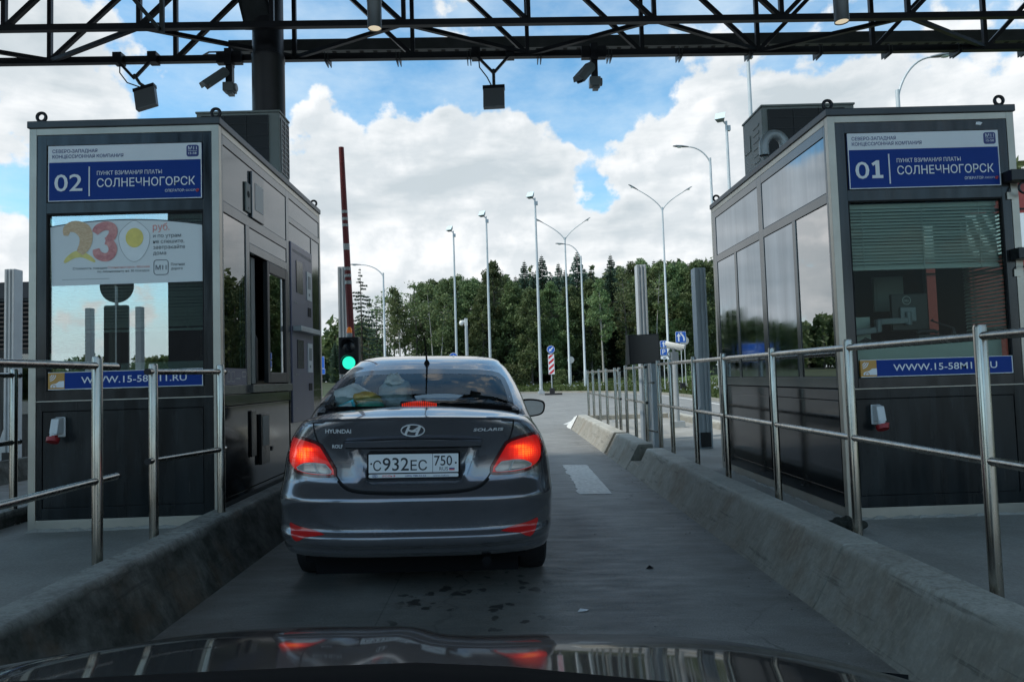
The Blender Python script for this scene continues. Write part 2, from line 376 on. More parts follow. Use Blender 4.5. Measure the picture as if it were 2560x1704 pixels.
def ribbon2d(pts, w, closed=False):
    """quads of a flat line of width w along 2d points; w may be a list"""
    n = len(pts); L = []; Rr = []
    for i, p in enumerate(pts):
        a = pts[(i-1) % n] if closed or i else p; b = pts[(i+1) % n] if closed or i < n-1 else p
        dx, dy = b[0]-a[0], b[1]-a[1]; l = sqrt(dx*dx+dy*dy) or 1; nx, ny = -dy/l, dx/l
        h = (w[i] if isinstance(w, (list, tuple)) else w)/2
        L.append((p[0]+nx*h, p[1]+ny*h)); Rr.append((p[0]-nx*h, p[1]-ny*h))
    vs = L+Rr; m = n if closed else n-1
    return vs, [(i, (i+1) % n, n+(i+1) % n, n+i) for i in range(m)]
def resample(pts, step, closed=False):
    out = []; n = len(pts)
    for i in range(n if closed else n-1):
        a, b = pts[i], pts[(i+1) % n]; l = sqrt((a[0]-b[0])**2+(a[1]-b[1])**2); k = max(1, int(l/step))
        out += [(a[0]+(b[0]-a[0])*j/k, a[1]+(b[1]-a[1])*j/k) for j in range(k)]
    if not closed: out.append(pts[-1])
    return out
def smooth_poly(pts, it=2, closed=False):
    for _ in range(it):
        n = len(pts); o = []
        rngi = range(n) if closed else range(n-1)
        if not closed: o.append(pts[0])
        for i in rngi:
            a, b = pts[i], pts[(i+1) % n]
            o.append((a[0]*.75+b[0]*.25, a[1]*.75+b[1]*.25)); o.append((a[0]*.25+b[0]*.75, a[1]*.25+b[1]*.75))
        if not closed: o.append(pts[-1])
        pts = o
    return pts
def rrect(x0, x1, z0, z1, r, n=5):
    o = []
    for cx, cz, a in ((x1-r, z1-r, 0), (x0+r, z1-r, 90), (x0+r, z0+r, 180), (x1-r, z0+r, 270)):
        o += [(cx+r*cos(radians(a+90*i/n)), cz+r*sin(radians(a+90*i/n))) for i in range(n+1)]
    return o
def lerp(a, b, t): return a+(b-a)*t
def interp(x, tab):
    if x <= tab[0][0]: return tab[0][1]
    for (a, fa), (b, fb) in zip(tab, tab[1:]):
        if x <= b: return fa+(fb-fa)*(x-a)/(b-a)
    return tab[-1][1]
def interps(x, tab):
    """monotone-ish smooth interpolation (Catmull-Rom with clamped ends)"""
    n = len(tab)
    if x <= tab[0][0]: return tab[0][1]
    if x >= tab[-1][0]: return tab[-1][1]
    for i in range(n-1):
        if x <= tab[i+1][0]:
            x0, y0 = tab[i]; x1, y1 = tab[i+1]; h = x1-x0; t = (x-x0)/h
            d = (y1-y0)/h
            m0 = d if i == 0 else .5*(d+(y0-tab[i-1][1])/(x0-tab[i-1][0]))
            m1 = d if i == n-2 else .5*(d+(tab[i+2][1]-y1)/(tab[i+2][0]-x1))
            t2, t3 = t*t, t*t*t
            return (2*t3-3*t2+1)*y0+(t3-2*t2+t)*h*m0+(-2*t3+3*t2)*y1+(t3-t2)*h*m1

# ------------------------------------------------------------------ the setting: road, terrain, islands, kerbs
def lane_z(x): return .010-.017*(max(-2.2, min(2.2, x))+.5)
ISL_R, ISL_L = .18, .275

def road_material():
    m = bpy.data.materials.new('worn_road'); m.use_nodes = True; t = NT(m.node_tree); p = t.n['Principled BSDF']
    o = t.node('ShaderNodeTexCoord').outputs['Object']; x, y, z = t.sep(o)
    big = t.rng(t.noise(o, .9, 7.0, .65), .32, .68)
    col = t.mix(big, (.172, .174, .162, 1), (.285, .283, .263, 1))
    mp = t.node('ShaderNodeMapping'); mp.inputs['Scale'].default_value = (1.1, 4.5, 1); t.l.new(o, mp.inputs[0])
    br = t.rng(t.noise(mp.outputs[0], 1.6, 6.0, .68), .3, .75, .90, 1.10); col = t.mix(1.0, col, t.comb(br, br, br), 'MULTIPLY')
    gr = t.rng(t.noise(o, 130.0, 3.0, .8), .3, .7, .6, 1.36); col = t.mix(1.0, col, t.comb(gr, gr, gr), 'MULTIPLY')
    # oil drips and rubber where cars wait in the lane
    def band(v, c, w): return t.math('EXPONENT', t.math('MULTIPLY', t.math('POWER', t.math('DIVIDE', t.math('ABSOLUTE', t.math('SUBTRACT', v, c)), w), 2.0), -1.0))
    wx = t.math('ADD', x, t.math('MULTIPLY', t.math('SUBTRACT', t.noise(o, .8, 3.0), .5), .35))
    inlane = t.rng(y, 9.5, 13.0, 1.0, 0.0)
    mid = t.math('MULTIPLY', band(wx, -.25, .52), inlane)
    col = t.mix(t.math('MULTIPLY', mid, .4), col, (.11, .10, .08, 1))
    mp2 = t.node('ShaderNodeMapping'); mp2.inputs['Scale'].default_value = (1.0, .8, 1); t.l.new(o, mp2.inputs[0])
    vo = t.node('ShaderNodeTexVoronoi'); vo.inputs['Scale'].default_value = 12.0; vo.inputs['Randomness'].default_value = 1.0
    t.put(vo.inputs['Vector'], t.vmath('ADD', mp2.outputs[0], t.vmath('MULTIPLY', t.comb(t.noise(o, 14.0, 3.0), t.noise(o, 11.0, 3.0), 0.0), (.12, .12, 0))))
    vs = t.sep(vo.outputs['Color'])
    rad = t.math('MULTIPLY', t.math('POWER', vs[0], 1.25), .50)
    spot = t.rng(t.math('SUBTRACT', rad, vo.outputs['Distance']), -.02, .06)
    spots = t.math('MULTIPLY', t.math('MULTIPLY', spot, t.rng(mid, .25, .6)), t.rng(t.noise(o, 1.1, 2.0), .30, .42))
    col = t.mix(t.math('MULTIPLY', spots, .85), col, (.02, .02, .019, 1))
    dirt = t.math('MULTIPLY', t.rng(t.math('ABSOLUTE', t.math('ADD', x, .06)), 1.25, 1.8), t.rng(y, 18.0, 20.0, 1, 0))
    col = t.mix(t.math('MULTIPLY', t.math('MULTIPLY', dirt, .5), t.rng(t.noise(o, 3.0, 4.0), .3, .6)), col, (.10, .085, .065, 1))
    # worn darker wheel tracks and damp patches
    for cx2 in (-1.25, .62): col = t.mix(t.math('MULTIPLY', t.math('MULTIPLY', band(wx, cx2, .2), t.rng(y, 22.0, 40.0, 1, 0)), t.rng(t.noise(mp.outputs[0], .8, 4.0), .3, .6, .1, .5)), col, (.085, .085, .082, 1))
    damp = t.math('MULTIPLY', t.rng(t.noise(o, .45, 6.0, .7), .53, .60), t.rng(y, 16.0, 24.0, 1, 0)); col = t.mix(t.math('MULTIPLY', damp, .4), col, (.075, .078, .076, 1))
    crk = t.node('ShaderNodeTexVoronoi', feature='DISTANCE_TO_EDGE'); crk.inputs['Scale'].default_value = .55; t.put(crk.inputs['Vector'], t.vmath('ADD', o, t.vmath('MULTIPLY', t.comb(t.noise(o, 2.5, 4.0), t.noise(o, 2.1, 4.0), 0.0), (.5, .5, 0))))
    col = t.mix(t.math('MULTIPLY', t.rng(crk.outputs['Distance'], .0, .006, .7, 0), t.rng(t.noise(o, .35, 2.0), .45, .55)), col, (.045, .045, .043, 1))
    # slab joints
    def joint(v, per, off): 
        f = t.math('FRACT', t.math('ADD', t.math('DIVIDE', v, per), off)); return t.rng(t.math('ABSOLUTE', t.math('SUBTRACT', f, .5)), .0, .006/per, 1, 0)
    j = t.math('MAXIMUM', joint(y, 5.2, .21), joint(x, 3.3, .72))
    col = t.mix(t.math('MULTIPLY', j, .6), col, (.05, .05, .05, 1))
    t.put(p.inputs['Base Color'], col)
    t.put(p.inputs['Roughness'], t.rng(t.noise(mp.outputs[0], 2.2, 5.0, .6), .3, .7, .45, .72)); p.inputs['Specular IOR Level'].default_value = .5
    bn = t.node('ShaderNodeBump'); bn.inputs['Strength'].default_value = .22; bn.inputs['Distance'].default_value = .006
    t.put(bn.inputs['Height'], t.math('ADD', t.noise(o, 120.0, 3.0, .7), t.noise(mp.outputs[0], 9.0, 3.0, .6))); t.l.new(bn.outputs[0], p.inputs['Normal'])
    return m
M['road'] = road_material()

def sheet(name, xs, ys, fz, mat):
    mb = MB(); nx = len(xs)
    mb.add([(x, y, fz(x, y)) for y in ys for x in xs], [(j*nx+i, j*nx+i+1, (j+1)*nx+i+1, (j+1)*nx+i) for j in range(len(ys)-1) for i in range(nx-1)])
    o = mb.build(name, mat, smooth=40); o['kind'] = 'structure'; return o
sheet('road', [-70, -40, -20, -10, -4, -2.2, -.5, 2.2, 4, 10, 20, 40, 70], [-90, -60, -30, -10, 0, 10, 20, 30, 45, 66], lambda x, y: lane_z(x), M['road'])

M['earth'] = pmat('meadow_soil', (.035, .05, .02), .95, var=.4, vs=.3, bump=.4, bs=8)
def terrain_z(x, y):
    d = max(0.0, y-58); r = max(0.0, x-14) if y > -20 else 0
    h = -.12+min(1.55, d*.045)*1.0+min(1.2, r*.03)*(1 if y > 5 else .3)
    return h+.12*mnoise.noise(V((x*.06, y*.06, 0)))*(1 if d > 6 else 0)
sheet('ground', [-1500, -500, -160]+[-90+6*i for i in range(31)]+[160, 500, 1500], [-1500, -400, -120, -60, -20, 0, 20, 40]+[50+3*i for i in range(24)]+[140, 200, 500, 1500], terrain_z, M['earth'])

# grass verge with its kerb edging: outline of the far and right edge of the asphalt
EDGE = smooth_poly([(-75, 64), (-40, 63), (-12, 61), (0, 59.5), (5.2, 57.0), (8.6, 52.0), (10.4, 44), (9.9, 34), (9.2, 26), (9.0, 16), (11.0, 2), (14, -14)], 2)
def offset_line(pts, d):
    o = []
    for i, p in enumerate(pts):
        a = pts[max(i-1, 0)]; b = pts[min(i+1, len(pts)-1)]; dx, dy = b[0]-a[0], b[1]-a[1]; l = sqrt(dx*dx+dy*dy)
        o.append((p[0]-dy/l*d, p[1]+dx/l*d))
    return o
def strip_mesh(a, b, za, zb): 
    n = len(a); return [(p[0], p[1], za(p)) for p in a]+[(p[0], p[1], zb(p)) for p in b], [(i, i+1, n+i+1, n+i) for i in range(n-1)]
mb = MB(); e0 = EDGE; e1 = offset_line(EDGE, .16)
rz = lambda p: lane_z(p[0])
mb.add(*strip_mesh(e0, e0, lambda p: rz(p)-.1, lambda p: rz(p)+.13)); mb.add(*strip_mesh(e0, e1, lambda p: rz(p)+.13, lambda p: rz(p)+.13)); mb.add(*strip_mesh(e1, e1, lambda p: rz(p)+.13, lambda p: rz(p)-.1))
o = mb.build('verge_kerb', M['kerb']); o['kind'] = 'structure'
M['verge'] = pmat('verge_grass', (.045, .09, .02), .9, col2=(.085, .13, .035), var=.3, vs=.7, bump=.6, bs=14)
mb = MB(); n = len(EDGE)
lines = [offset_line(EDGE, d) for d in (.14, 1.2, 4, 9, 16, 26)]
def vz(p, k): return rz(EDGE[0])*0+[.10, .13, .2, .35, .6, 1.0][k]
for k in range(5): mb.add(*strip_mesh(lines[k], lines[k+1], lambda p, k=k: vz(p, k), lambda p, k=k: vz(p, k+1)))
o = mb.build('grass_verge', M['verge'], smooth=60); o['kind'] = 'structure'

# painted lines on the plaza
mb = MB()
def paint_line(pts, w, dz=.004):
    pts = resample(pts, 1.0); vs, fs = ribbon2d(pts, w); mb.add([(x, y, lane_z(x)+dz) for x, y in vs], fs)
paint_line(offset_line(EDGE, -.55)[2:], .14)
paint_line([(1.72, 19.6), (2.6, 23.2)], .12); paint_line([(2.6, 23.2), (5.6, 20.4)], .12)
for k in range(4): paint_line([(2.0+.2*k, 20.2+.75*k), (4.9-.55*k, 20.6+.65*k)], .14)
tag(mb.build('road_marking', M['paint']), kind='structure')
mb = MB(); rr = random.Random(3)
L = [(.865-.02*k+(rr.uniform(-.025, .035)), 7.98+2.66*k/22) for k in range(23)]; L = [(lerp(.83, .872, k/22)+rr.uniform(-.02, .03), 7.98+2.66*k/22) for k in range(23)]
Rr = [(lerp(1.205, 1.236, k/22)+rr.uniform(-.006, .006), 7.98+2.62*k/22) for k in range(23)]
mb.add([(x, y, lane_z(x)+.004) for x, y in L+Rr], [(i, i+1, 23+i+1, 23+i) for i in range(22)])
tag(mb.build('stop_marking', M['paint']), kind='structure')

def island(name, x0, x1, y0, y1, z):
    mb = MB(); mb.box(x0, x1, y0, y1, -.15, z); tag(mb.build(name, M['island']), kind='structure')
island('traffic_island', 2.02, 4.30, -4, 18.1, ISL_R)
island('traffic_island', -3.98, -2.12, -4, 17.5, ISL_L)
# kerbs: sloped concrete blocks along the lane
def kerb_run(prof, y0, y1, name='concrete_kerb', mat='kerb', nseg=1):
    mb = MB(); mb.extrude_y(prof, y0, y1); o = mb.build(name, M[mat], bevel=.007); tag(o, kind='structure'); return o
PR = [(1.705, -.12), (1.72, -.03), (1.755, .02), (1.915, .315), (1.93, .322), (2.125, .324), (2.13, .31), (2.13, .1), (2.13, -.12)]
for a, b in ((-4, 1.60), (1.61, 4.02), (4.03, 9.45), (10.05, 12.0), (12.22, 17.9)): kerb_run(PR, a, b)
kerb_run([(1.72, -.12), (1.735, -.02), (1.80, .09), (2.13, .10), (2.13, -.12)], 9.452, 10.048)
kerb_run([(1.705, -.12), (1.90, -.04), (1.98, .28), (2.13, .28), (2.13, -.12)], 12.002, 12.218)
PL = [(-1.84, -.1), (-1.852, .03), (-1.875, .07), (-2.03, .385), (-2.045, .396), (-2.215, .40), (-2.222, .39), (-2.222, -.1)]
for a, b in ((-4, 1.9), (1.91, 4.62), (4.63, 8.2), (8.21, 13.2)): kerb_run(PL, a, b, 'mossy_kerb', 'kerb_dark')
PRo = [(4.62, -.12), (4.60, .0), (4.44, .315), (4.43, .322), (4.24, .324), (4.235, -.1)]
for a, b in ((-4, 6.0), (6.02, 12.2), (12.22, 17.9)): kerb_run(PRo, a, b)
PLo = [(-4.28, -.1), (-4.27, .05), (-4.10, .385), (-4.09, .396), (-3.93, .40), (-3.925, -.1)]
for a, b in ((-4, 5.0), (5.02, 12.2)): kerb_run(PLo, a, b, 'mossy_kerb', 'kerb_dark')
mb = MB(); mb.prism([(17.9, -.12), (17.9, .10), (17.92, .30), (18.1, .30), (18.15, .1), (18.2, -.12)], 2.14, 4.22, 'yz'); tag(mb.build('concrete_kerb', M['kerb'], bevel=.01), kind='structure')
mb = MB()
nose = [(1.70, 17.92), (1.66, 18.5), (1.70, 19.1), (1.86, 19.45), (2.1, 19.3), (2.14, 18.6), (2.14, 17.92)]
top = [(1.90, 17.92), (1.86, 18.4), (1.88, 18.8), (1.94, 18.95), (2.03, 18.9), (2.12, 18.5), (2.12, 17.92)]
k = len(nose); mb.add([(x, y, -.05) for x, y in nose]+[(x, y, lerp(.32, .16, (y-17.9)/1.1)) for x, y in top], [(i, i+1, k+i+1, k+i) for i in range(k-1)]+[tuple(range(k, 2*k))])
tag(mb.build('kerb_nose', M['paint']), kind='structure')

# ------------------------------------------------------------------ toll booths
BW, BD, BH = 1.46, 3.02, 3.095
def sign_board(root, num, label):
    x0, x1, z0, z1, y = .147, 1.327, 2.517, 2.952, -.004
    b = MB(); b.box(x0, x1, y, .03, z0, z1); sg = b.build('name_board', M['blue'], root, bevel=.002)
    w = MB(); w.box(x0+.006, x1-.006, y-.0025, y+.002, 2.822, z1-.006)
    for q in ((x0, x1, z0, z0+.006), (x0, x1, z1-.006, z1), (x0, x0+.006, z0+.006, z1-.006), (x1-.006, x1, z0+.006, z1-.006)): w.box(q[0], q[1], y-.003, y+.002, q[2], q[3])
    w.build('white_band', M['white'], sg)
    P = lambda u, h, d=.0045: (u, y-d, h)
    n = MB()
    text(n, 'СЕВЕРО-ЗАПАДНАЯ', P, .180, 2.896, .027, .345, .018)
    text(n, 'КОНЦЕССИОННАЯ КОМПАНИЯ', P, .180, 2.854, .027, .545, .018)
    n.prism(rrect(1.212, 1.306, 2.843, 2.935, .018), y-.0045, y-.001)
    n.build('lettering', M['navy'], sg)
    t = MB()
    if num == '02': text(t, num, P, .196, 2.597, .135, .215, .030)
    else:
        text(t, '0', P, .196, 2.597, .135, .108, .030)
        t.add([P(*q) for q in ((.325, 2.597), (.411, 2.597), (.411, 2.621), (.385, 2.621), (.385, 2.737), (.363, 2.737), (.324, 2.713), (.335, 2.694), (.353, 2.704), (.353, 2.621), (.325, 2.621))], [(0, 1, 2, 3, 9, 10), (3, 4, 5, 8, 9), (5, 6, 7, 8)])
    t.box(.458, .467, y-.0045, y-.001, 2.552, 2.785)
    text(t, 'ПУНКТ ВЗИМАНИЯ ПЛАТЫ', P, .522, 2.716, .031, .50, .014)
    text(t, 'СОЛНЕЧНОГОРСК', P, .522, 2.622, .066, .755, .034)
    text(t, 'ОПЕРАТОР:', P, 1.045, 2.570, .021, .152, .008)
    text(t, 'ОССП', P, 1.205, 2.573, .014, .072, .03)
    Q = lambda u, h: (u, y-.0068, h)
    text(t, 'М11', Q, 1.259, 2.897, .026, .066, .028, 'c')
    t.box(1.225, 1.293, y-.0068, y-.0045, 2.887, 2.889)
    text(t, '15-58', Q, 1.259, 2.861, .0165, .062, .024, 'c')
    t.build('lettering', M['white'], sg)
    r = MB(); vs, fs = ribbon2d([(1.286, 2.572), (1.296, 2.578), (1.303, 2.572), (1.297, 2.566), (1.303, 2.584)], .007); r.add([P(*p) for p in vs], fs)
    vs, fs = ribbon2d([(1.297+.013*cos(a*.5), 2.577+.011*sin(a*.5)) for a in range(1, 10)], .004); r.add([P(*p, .006) for p in vs], fs)
    r.build('emblem', M['redink'], sg)

def web_board(root):
    x0, x1, z0, z1, y = .152, 1.318, 1.072, 1.196, -.004
    b = MB(); b.box(x0+.124, x1, y, .02, z0, z1); bd = b.build('web_address_board', M['blue'], root, bevel=.0015)
    w = MB()
    for q in ((x0, x1, z0-.005, z0), (x0, x1, z1, z1+.004), (x1, x1+.005, z0-.005, z1+.004)): w.box(q[0], q[1], y-.002, y+.004, q[2], q[3])
    text(w, 'WWW.15-58M11.RU', lambda u, h: (u, y-.003, h), .402, 1.110, .052, .80, .022)
    w.build('lettering', M['white'], bd)
    o = MB(); o.box(x0, x0+.122, y-.001, .02, z0, z1); o.build('transponder_pictogram', M['orange'], bd)
    c = MB(); P = lambda p: (x0+p[0], y-.0035, z0+p[1])
    car = [(.018, .012), (.122, .012), (.122, .062), (.085, .060), (.062, .044), (.03, .038), (.018, .028)]
    c.add([P(p) for p in car], [tuple(range(len(car)))])
    for rr in (.02, .034, .048):
        vs, fs = ribbon2d([(.010+rr*cos(radians(a)), .112-rr*.9*sin(radians(-a+0))*-1*0-rr*sin(radians(a))) for a in range(5, 86, 10)], .007); c.add([P(p) for p in vs], fs)
    c.build('pictogram_lines', M['white'], bd)
    d = MB(); vs, fs = ribbon2d([(.047+.014*cos(radians(a)), .018+.014*sin(radians(a))) for a in range(0, 360, 24)], .005, True); d.add([(x0+p[0], y-.005, z0+p[1]) for p in vs], fs); d.build('pictogram_wheel', M['orange'], bd)

def socket(root, u, z):
    b = MB(); b.box(u-.040, u+.036, -.014, .0, z-.065, z+.085)
    b.prism([(-.075, z+.075), (-.014, z+.082), (-.014, z-.04), (-.10, z-.035)], u-.032, u+.028, 'yz')
    b.tube([(u-.005, -.075, z-.035), (u-.005, -.095, z-.072)], .028, 12)
    o = b.build('power_socket', M['socket'], root, bevel=.006)
    r = MB(); r.tube([(u-.005, -.088, z-.068), (u-.005, -.101, z-.096)], [.046, .042], 14); r.box(u+.004, u+.03, -.125, -.09, z-.062, z-.045); r.build('red_cap', M['socket_red'], o, smooth=40)

def blind(root, x0, x1, z0, z1, y):
    b = MB(); z = z1; r4 = random.Random(6)
    b.box(x0, x1, y-.012, y+.018, z1-.035, z1)
    z = z1-.05
    while z > z0+.03:
        b.add([(x0, y-.010, z-.0125+r4.uniform(-.002, .002)), (x1, y-.010, z-.0125+r4.uniform(-.003, .002)), (x1, y+.008+r4.uniform(-.002, .003), z+.0125), (x0, y+.008+r4.uniform(-.003, .003), z+.0125)], [(0, 1, 2, 3)]); z -= .0255
    b.box(x0, x1, y-.010, y+.010, z0, z0+.018)
    for u in (.1, .5, .88): b.box(lerp(x0, x1, u)-.002, lerp(x0, x1, u)+.002, y-.016, y-.013, z0, z1)
    b.build('venetian_blind', M['blind'], root)

def booth(name, label, loc, num, lane_side):
    root = thing(name, label, 'toll booth', loc)
    # roof, corner posts, plinth
    b = MB(); b.box(-.012, BW+.012, -.018, BD+.012, BH, BH+.056); rf = b.build('roof', M['fascia'], root, bevel=.006)
    for (x, y) in ((.045, .07), (BW-.05, .07), (.05, BD-.07), (BW-.05, BD-.07)):
        e = MB(); e.torus((x, y, BH+.056+.062), .034, .0125, 'y', 20, 8); e.lathe([(.0, 0), (.036, 0), (.034, .012), (.018, .022), (.014, .034)], 14, (x, y, BH+.056)); e.build('lifting_eye', M['blackmetal'], root, smooth=40)
    s = MB()
    for x0 in (0, BW-.056):
        for y0, y1 in ((-.004, .05), (BD-.05, BD+.004)): q = MB(); q.box(x0, x0+.056, y0, y1, .0, BH-.002); q.build('corner_post', M['alu'], root, bevel=.002)
    s.box(.056, BW-.056, -.003, .05, 3.042, BH-.002); s.build('top_trim', M['alu'], root, bevel=.002)
    s = MB(); s.box(.056, BW-.056, -.003, .05, .0, .086); s.build('plinth', M['alu'], root, bevel=.002)
    s = MB(); s.box(.06, BW-.06, -.006, .03, .976, .985); s.build('belt_trim', M['alu'], root, bevel=.002)
    # end wall facing the traffic
    p = MB()
    p.box(.057, .131, 0, .05, .985, 3.041); p.box(1.334, BW-.057, 0, .05, .985, 3.041)
    p.box(.131, 1.334, 0, .05, 2.957, 3.041); p.box(.131, 1.334, 0, .05, 2.425, 2.512); p.box(.131, 1.334, 0, .05, .985, 1.062)
    p.build('front_frame', M['panel'], root, bevel=.003)
    g = MB(); g.box(.132, 1.333, .012, .045, 2.513, 2.956); g.box(.132, .140, .001, .03, 1.063, 2.424); g.box(1.325, 1.333, .001, .03, 1.063, 2.424); g.box(.14, 1.325, .001, .03, 2.416, 2.424)
    g.box(.058, BW-.058, .020, .045, .087, .975); g.build('gasket', M['gap'], root)
    l = MB(); l.box(.060, .102, .001, .019, .088, .974); l.box(1.325, 1.403-.002, .001, .019, .088, .974); l.box(.102, 1.325, .001, .019, .905, .974); l.box(.102, 1.325, .001, .019, .088, .172)
    l.box(.108, 1.319, .004, .019, .178, .899); l.build('lower_panel', M['lower'], root, bevel=.0015)
    gl = MB(); gl.box(.14, 1.325, .026, .030, 1.063, 2.416)
    gl.build('window_pane', M['glass_front' if num == '02' else 'glass_dark'], root)
    sign_board(root, num, ''); web_board(root); socket(root, .25, .775)
    # interior and far walls
    i = MB(); i.box(.05, BW-.05, .05, BD-.05, .09, .12); i.box(.05, BW-.05, .05, BD-.05, BH-.06, BH-.01); i.box(.05, BW-.05, BD-.06, BD-.04, .12, BH-.06)
    i.build('inner_shell', M['inner'], root)
    # desk board behind the lower part of the glass
    d = MB(); d.box(.142, 1.323, .10, .118, 1.02, 1.335 if num == '01' else 1.26); d.box(.142, 1.323, .118, .55, 1.31 if num == '01' else 1.235, 1.335 if num == '01' else 1.26); d.build('desk_board', M['board'], root)
    blind(root, .142, 1.323, 1.895 if num == '01' else 1.50, 2.41, .075)
    off = -1 if lane_side == 'R' else 1
    X = (lambda d: BW+d) if lane_side == 'R' else (lambda d: -d)       # d outwards from the lane wall
    def sb(mb, d0, d1, y0, y1, z0, z1): a, c = sorted((X(d0), X(d1))); mb.box(a, c, y0, y1, z0, z1)
    fr = MB(); pan = MB(); gp = MB(); lo = MB(); gs = MB()
    sb(gp, -.05, -.012, .05, BD-.05, .087, 3.04) if lane_side == 'L' else None
    if lane_side == 'L':
        # wall of framed glossy panels and windows, left side
        for (y0, y1) in ((.052, .078), (1.408, 1.52), (2.872, BD-.052)): sb(fr, -.04, .0, y0, y1, .99, 3.04)
        sb(fr, -.04, 0, .078, 1.408, 2.96, 3.04); sb(fr, -.04, 0, 1.52, 2.872, 2.96, 3.04)
        sb(fr, -.04, 0, .078, 1.408, 2.432, 2.51); sb(fr, -.04, 0, 1.52, 2.872, 2.432, 2.51)
        sb(fr, -.04, 0, .675, .742, 1.075, 2.432); sb(fr, -.04, 0, 2.205, 2.272, 1.075, 2.432)
        sb(fr, -.04, 0, .078, 1.408, .99, 1.075); sb(fr, -.04, 0, 1.52, 2.872, .99, 1.075)
        for (y0, y1) in ((.085, 1.401), (1.527, 2.865)): sb(pan, -.02, -.006, y0, y1, 2.517, 2.953)
        for (y0, y1) in ((.749, 1.401), (1.527, 2.198), (2.279, 2.865)): sb(pan, -.02, -.006, y0, y1, 1.082, 2.425)
        sb(gs, -.02, -.008, .085, .668, 1.082, 2.425)
        for (y0, y1) in ((.055, 1.455), (1.465, BD-.055)):
            sb(lo, -.03, 0, y0, y1, .897, .978); sb(lo, -.03, -.002, y0+.01, y1-.03, .20, .890); sb(lo, -.03, 0, y0, y1, .09, .195)
        sb(lo, -.034, -.004, y0, y1, .87, .9)
        gs.build('side_window_pane', M['glass_mirror'], root)
    else:
        # wall with the service window and the payment terminal
        for (y0, y1) in ((.052, .075), (1.69, 1.785), (2.975, BD-.004-.05)): sb(fr, -.04, 0, y0, y1, .99, 3.04)
        sb(fr, -.04, 0, .075, 1.69, 2.962, 3.04); sb(fr, -.04, 0, 1.785, 2.972, 2.975, 3.04)
        sb(fr, -.04, 0, .075, 1.69, 2.425, 2.51); sb(fr, -.04, 0, 1.785, 2.972, 2.725, 2.785)
        sb(fr, -.04, 0, .555, .64, .99, 2.425); sb(fr, -.04, 0, .64, 1.69, 2.21, 2.285)
        sb(fr, -.04, 0, .075, .555, .99, 1.06); sb(fr, -.045, .035, .60, 1.72, .995, 1.062)
        sb(pan, -.02, -.006, .082, 1.683, 2.517, 2.955); sb(pan, -.02, -.006, .647, 1.683, 2.292, 2.418); sb(pan, -.02, -.006, 1.792, 2.965, 2.792, 2.968)
        sb(pan, -.02, -.006, 1.79, 2.60, 2.535, 2.718); sb(pan, -.02, -.006, 2.655, 2.968, .30, 2.718); sb(fr, -.04, 0, 2.61, 2.648, .10, 2.72)
        sb(gs, -.02, -.008, .082, .548, 1.20, 2.418); gs.build('side_window_pane', M['glass_side'], root)
        k = MB(); sb(k, -.02, -.003, .082, .548, 1.063, 1.197); k.build('notice_strip', M['terminal'], root)
        k = MB(); P = lambda u, h: (X(-.0015), u, h)
        for q in ((.12, .19, 1.09, 1.17), (.21, .28, 1.09, 1.17), (.44, .53, 1.13, 1.17)):
            vs, fs = ribbon2d(rrect(*q, .01, 2), .006, True); k.add([P(*p) for p in vs], fs)
        for u in range(5): k.box(X(-.003)-.001, X(-.0015), .30+.02*u, .315+.02*u, 1.11, 1.12)
        k.build('notice_icons', M['signback'], root)
        # sliding pane
        k = MB(); 
        for q in ((1.06, 1.12, 1.075, 2.20), (1.60, 1.685, 1.075, 2.20), (1.12, 1.60, 2.10, 2.20), (1.12, 1.60, 1.075, 1.17)): sb(k, -.03, .012, *q)
        sp = k.build('sliding_window', M['black'], root, bevel=.004)
        k = MB(); sb(k, -.012, -.006, 1.12, 1.60, 1.17, 2.10); k.build('pane', M['glass_side'], sp)
        k = MB(); sb(k, -.09, -.06, .84, .93, 1.07, 2.2); k.build('inner_jamb', M['acbody'], root)
        k = MB(); sb(k, -.16, -.12, .65, 1.68, 1.06, 1.10); k.build('sill', M['alu'], root)
        # lamp plate and display over the window
        k = MB(); sb(k, -.004, .010, .545, .655, 2.545, 2.80); pl = k.build('intercom_plate', M['acbody'], root, bevel=.004)
        k = MB(); k.lathe([(0, 0), (.03, 0)], 12, (X(.0115), .60, 2.70), 'x'); k.build('grille', M['gap'], pl); k = MB(); k.lathe([(0, 0), (.009, 0)], 8, (X(.0115), .60, 2.58), 'x'); k.build('call_button', M['gap'], pl)
        k = MB(); sb(k, -.004, .016, .675, .98, 2.515, 2.93); ds = k.build('fare_display', M['side_frame_dark'], root, bevel=.004)
        k = MB(); sb(k, .0165, .019, .745, .955, 2.60, 2.84); k.build('display_screen', M['signback'], ds)
        # payment terminal
        k = MB(); sb(k, -.03, .012, 1.795, 2.60, .66, 2.53); tm = k.build('payment_terminal', M['terminal'], root, bevel=.006)
        k = MB(); sb(k, .012, .10, 1.83, 2.62, 1.60, 1.655); k.build('canopy_ledge', M['galv'], tm, bevel=.006)
        for (y0, y1, z0, z1) in ((1.97, 2.20, 2.02, 2.36), (1.97, 2.20, 1.22, 1.52)): k = MB(); sb(k, .012, .018, y0, y1, z0, z1); k.build('terminal_screen', M['screen'], tm)
        for (y0, y1, z0, z1) in ((2.36, 2.54, 1.98, 2.30), (2.36, 2.54, 1.18, 1.50)):
            k = MB(); sb(k, .012, .02, y0, y1, z0, z1); k.build('card_reader', M['socket'], tm)
            k = MB(); sb(k, .02, .023, 2.40, 2.50, z0+.13, z0+.27); sb(k, .02, .023, 2.42, 2.46, z0+.05, z0+.08); k.build('keypad', M['cctv'], tm)
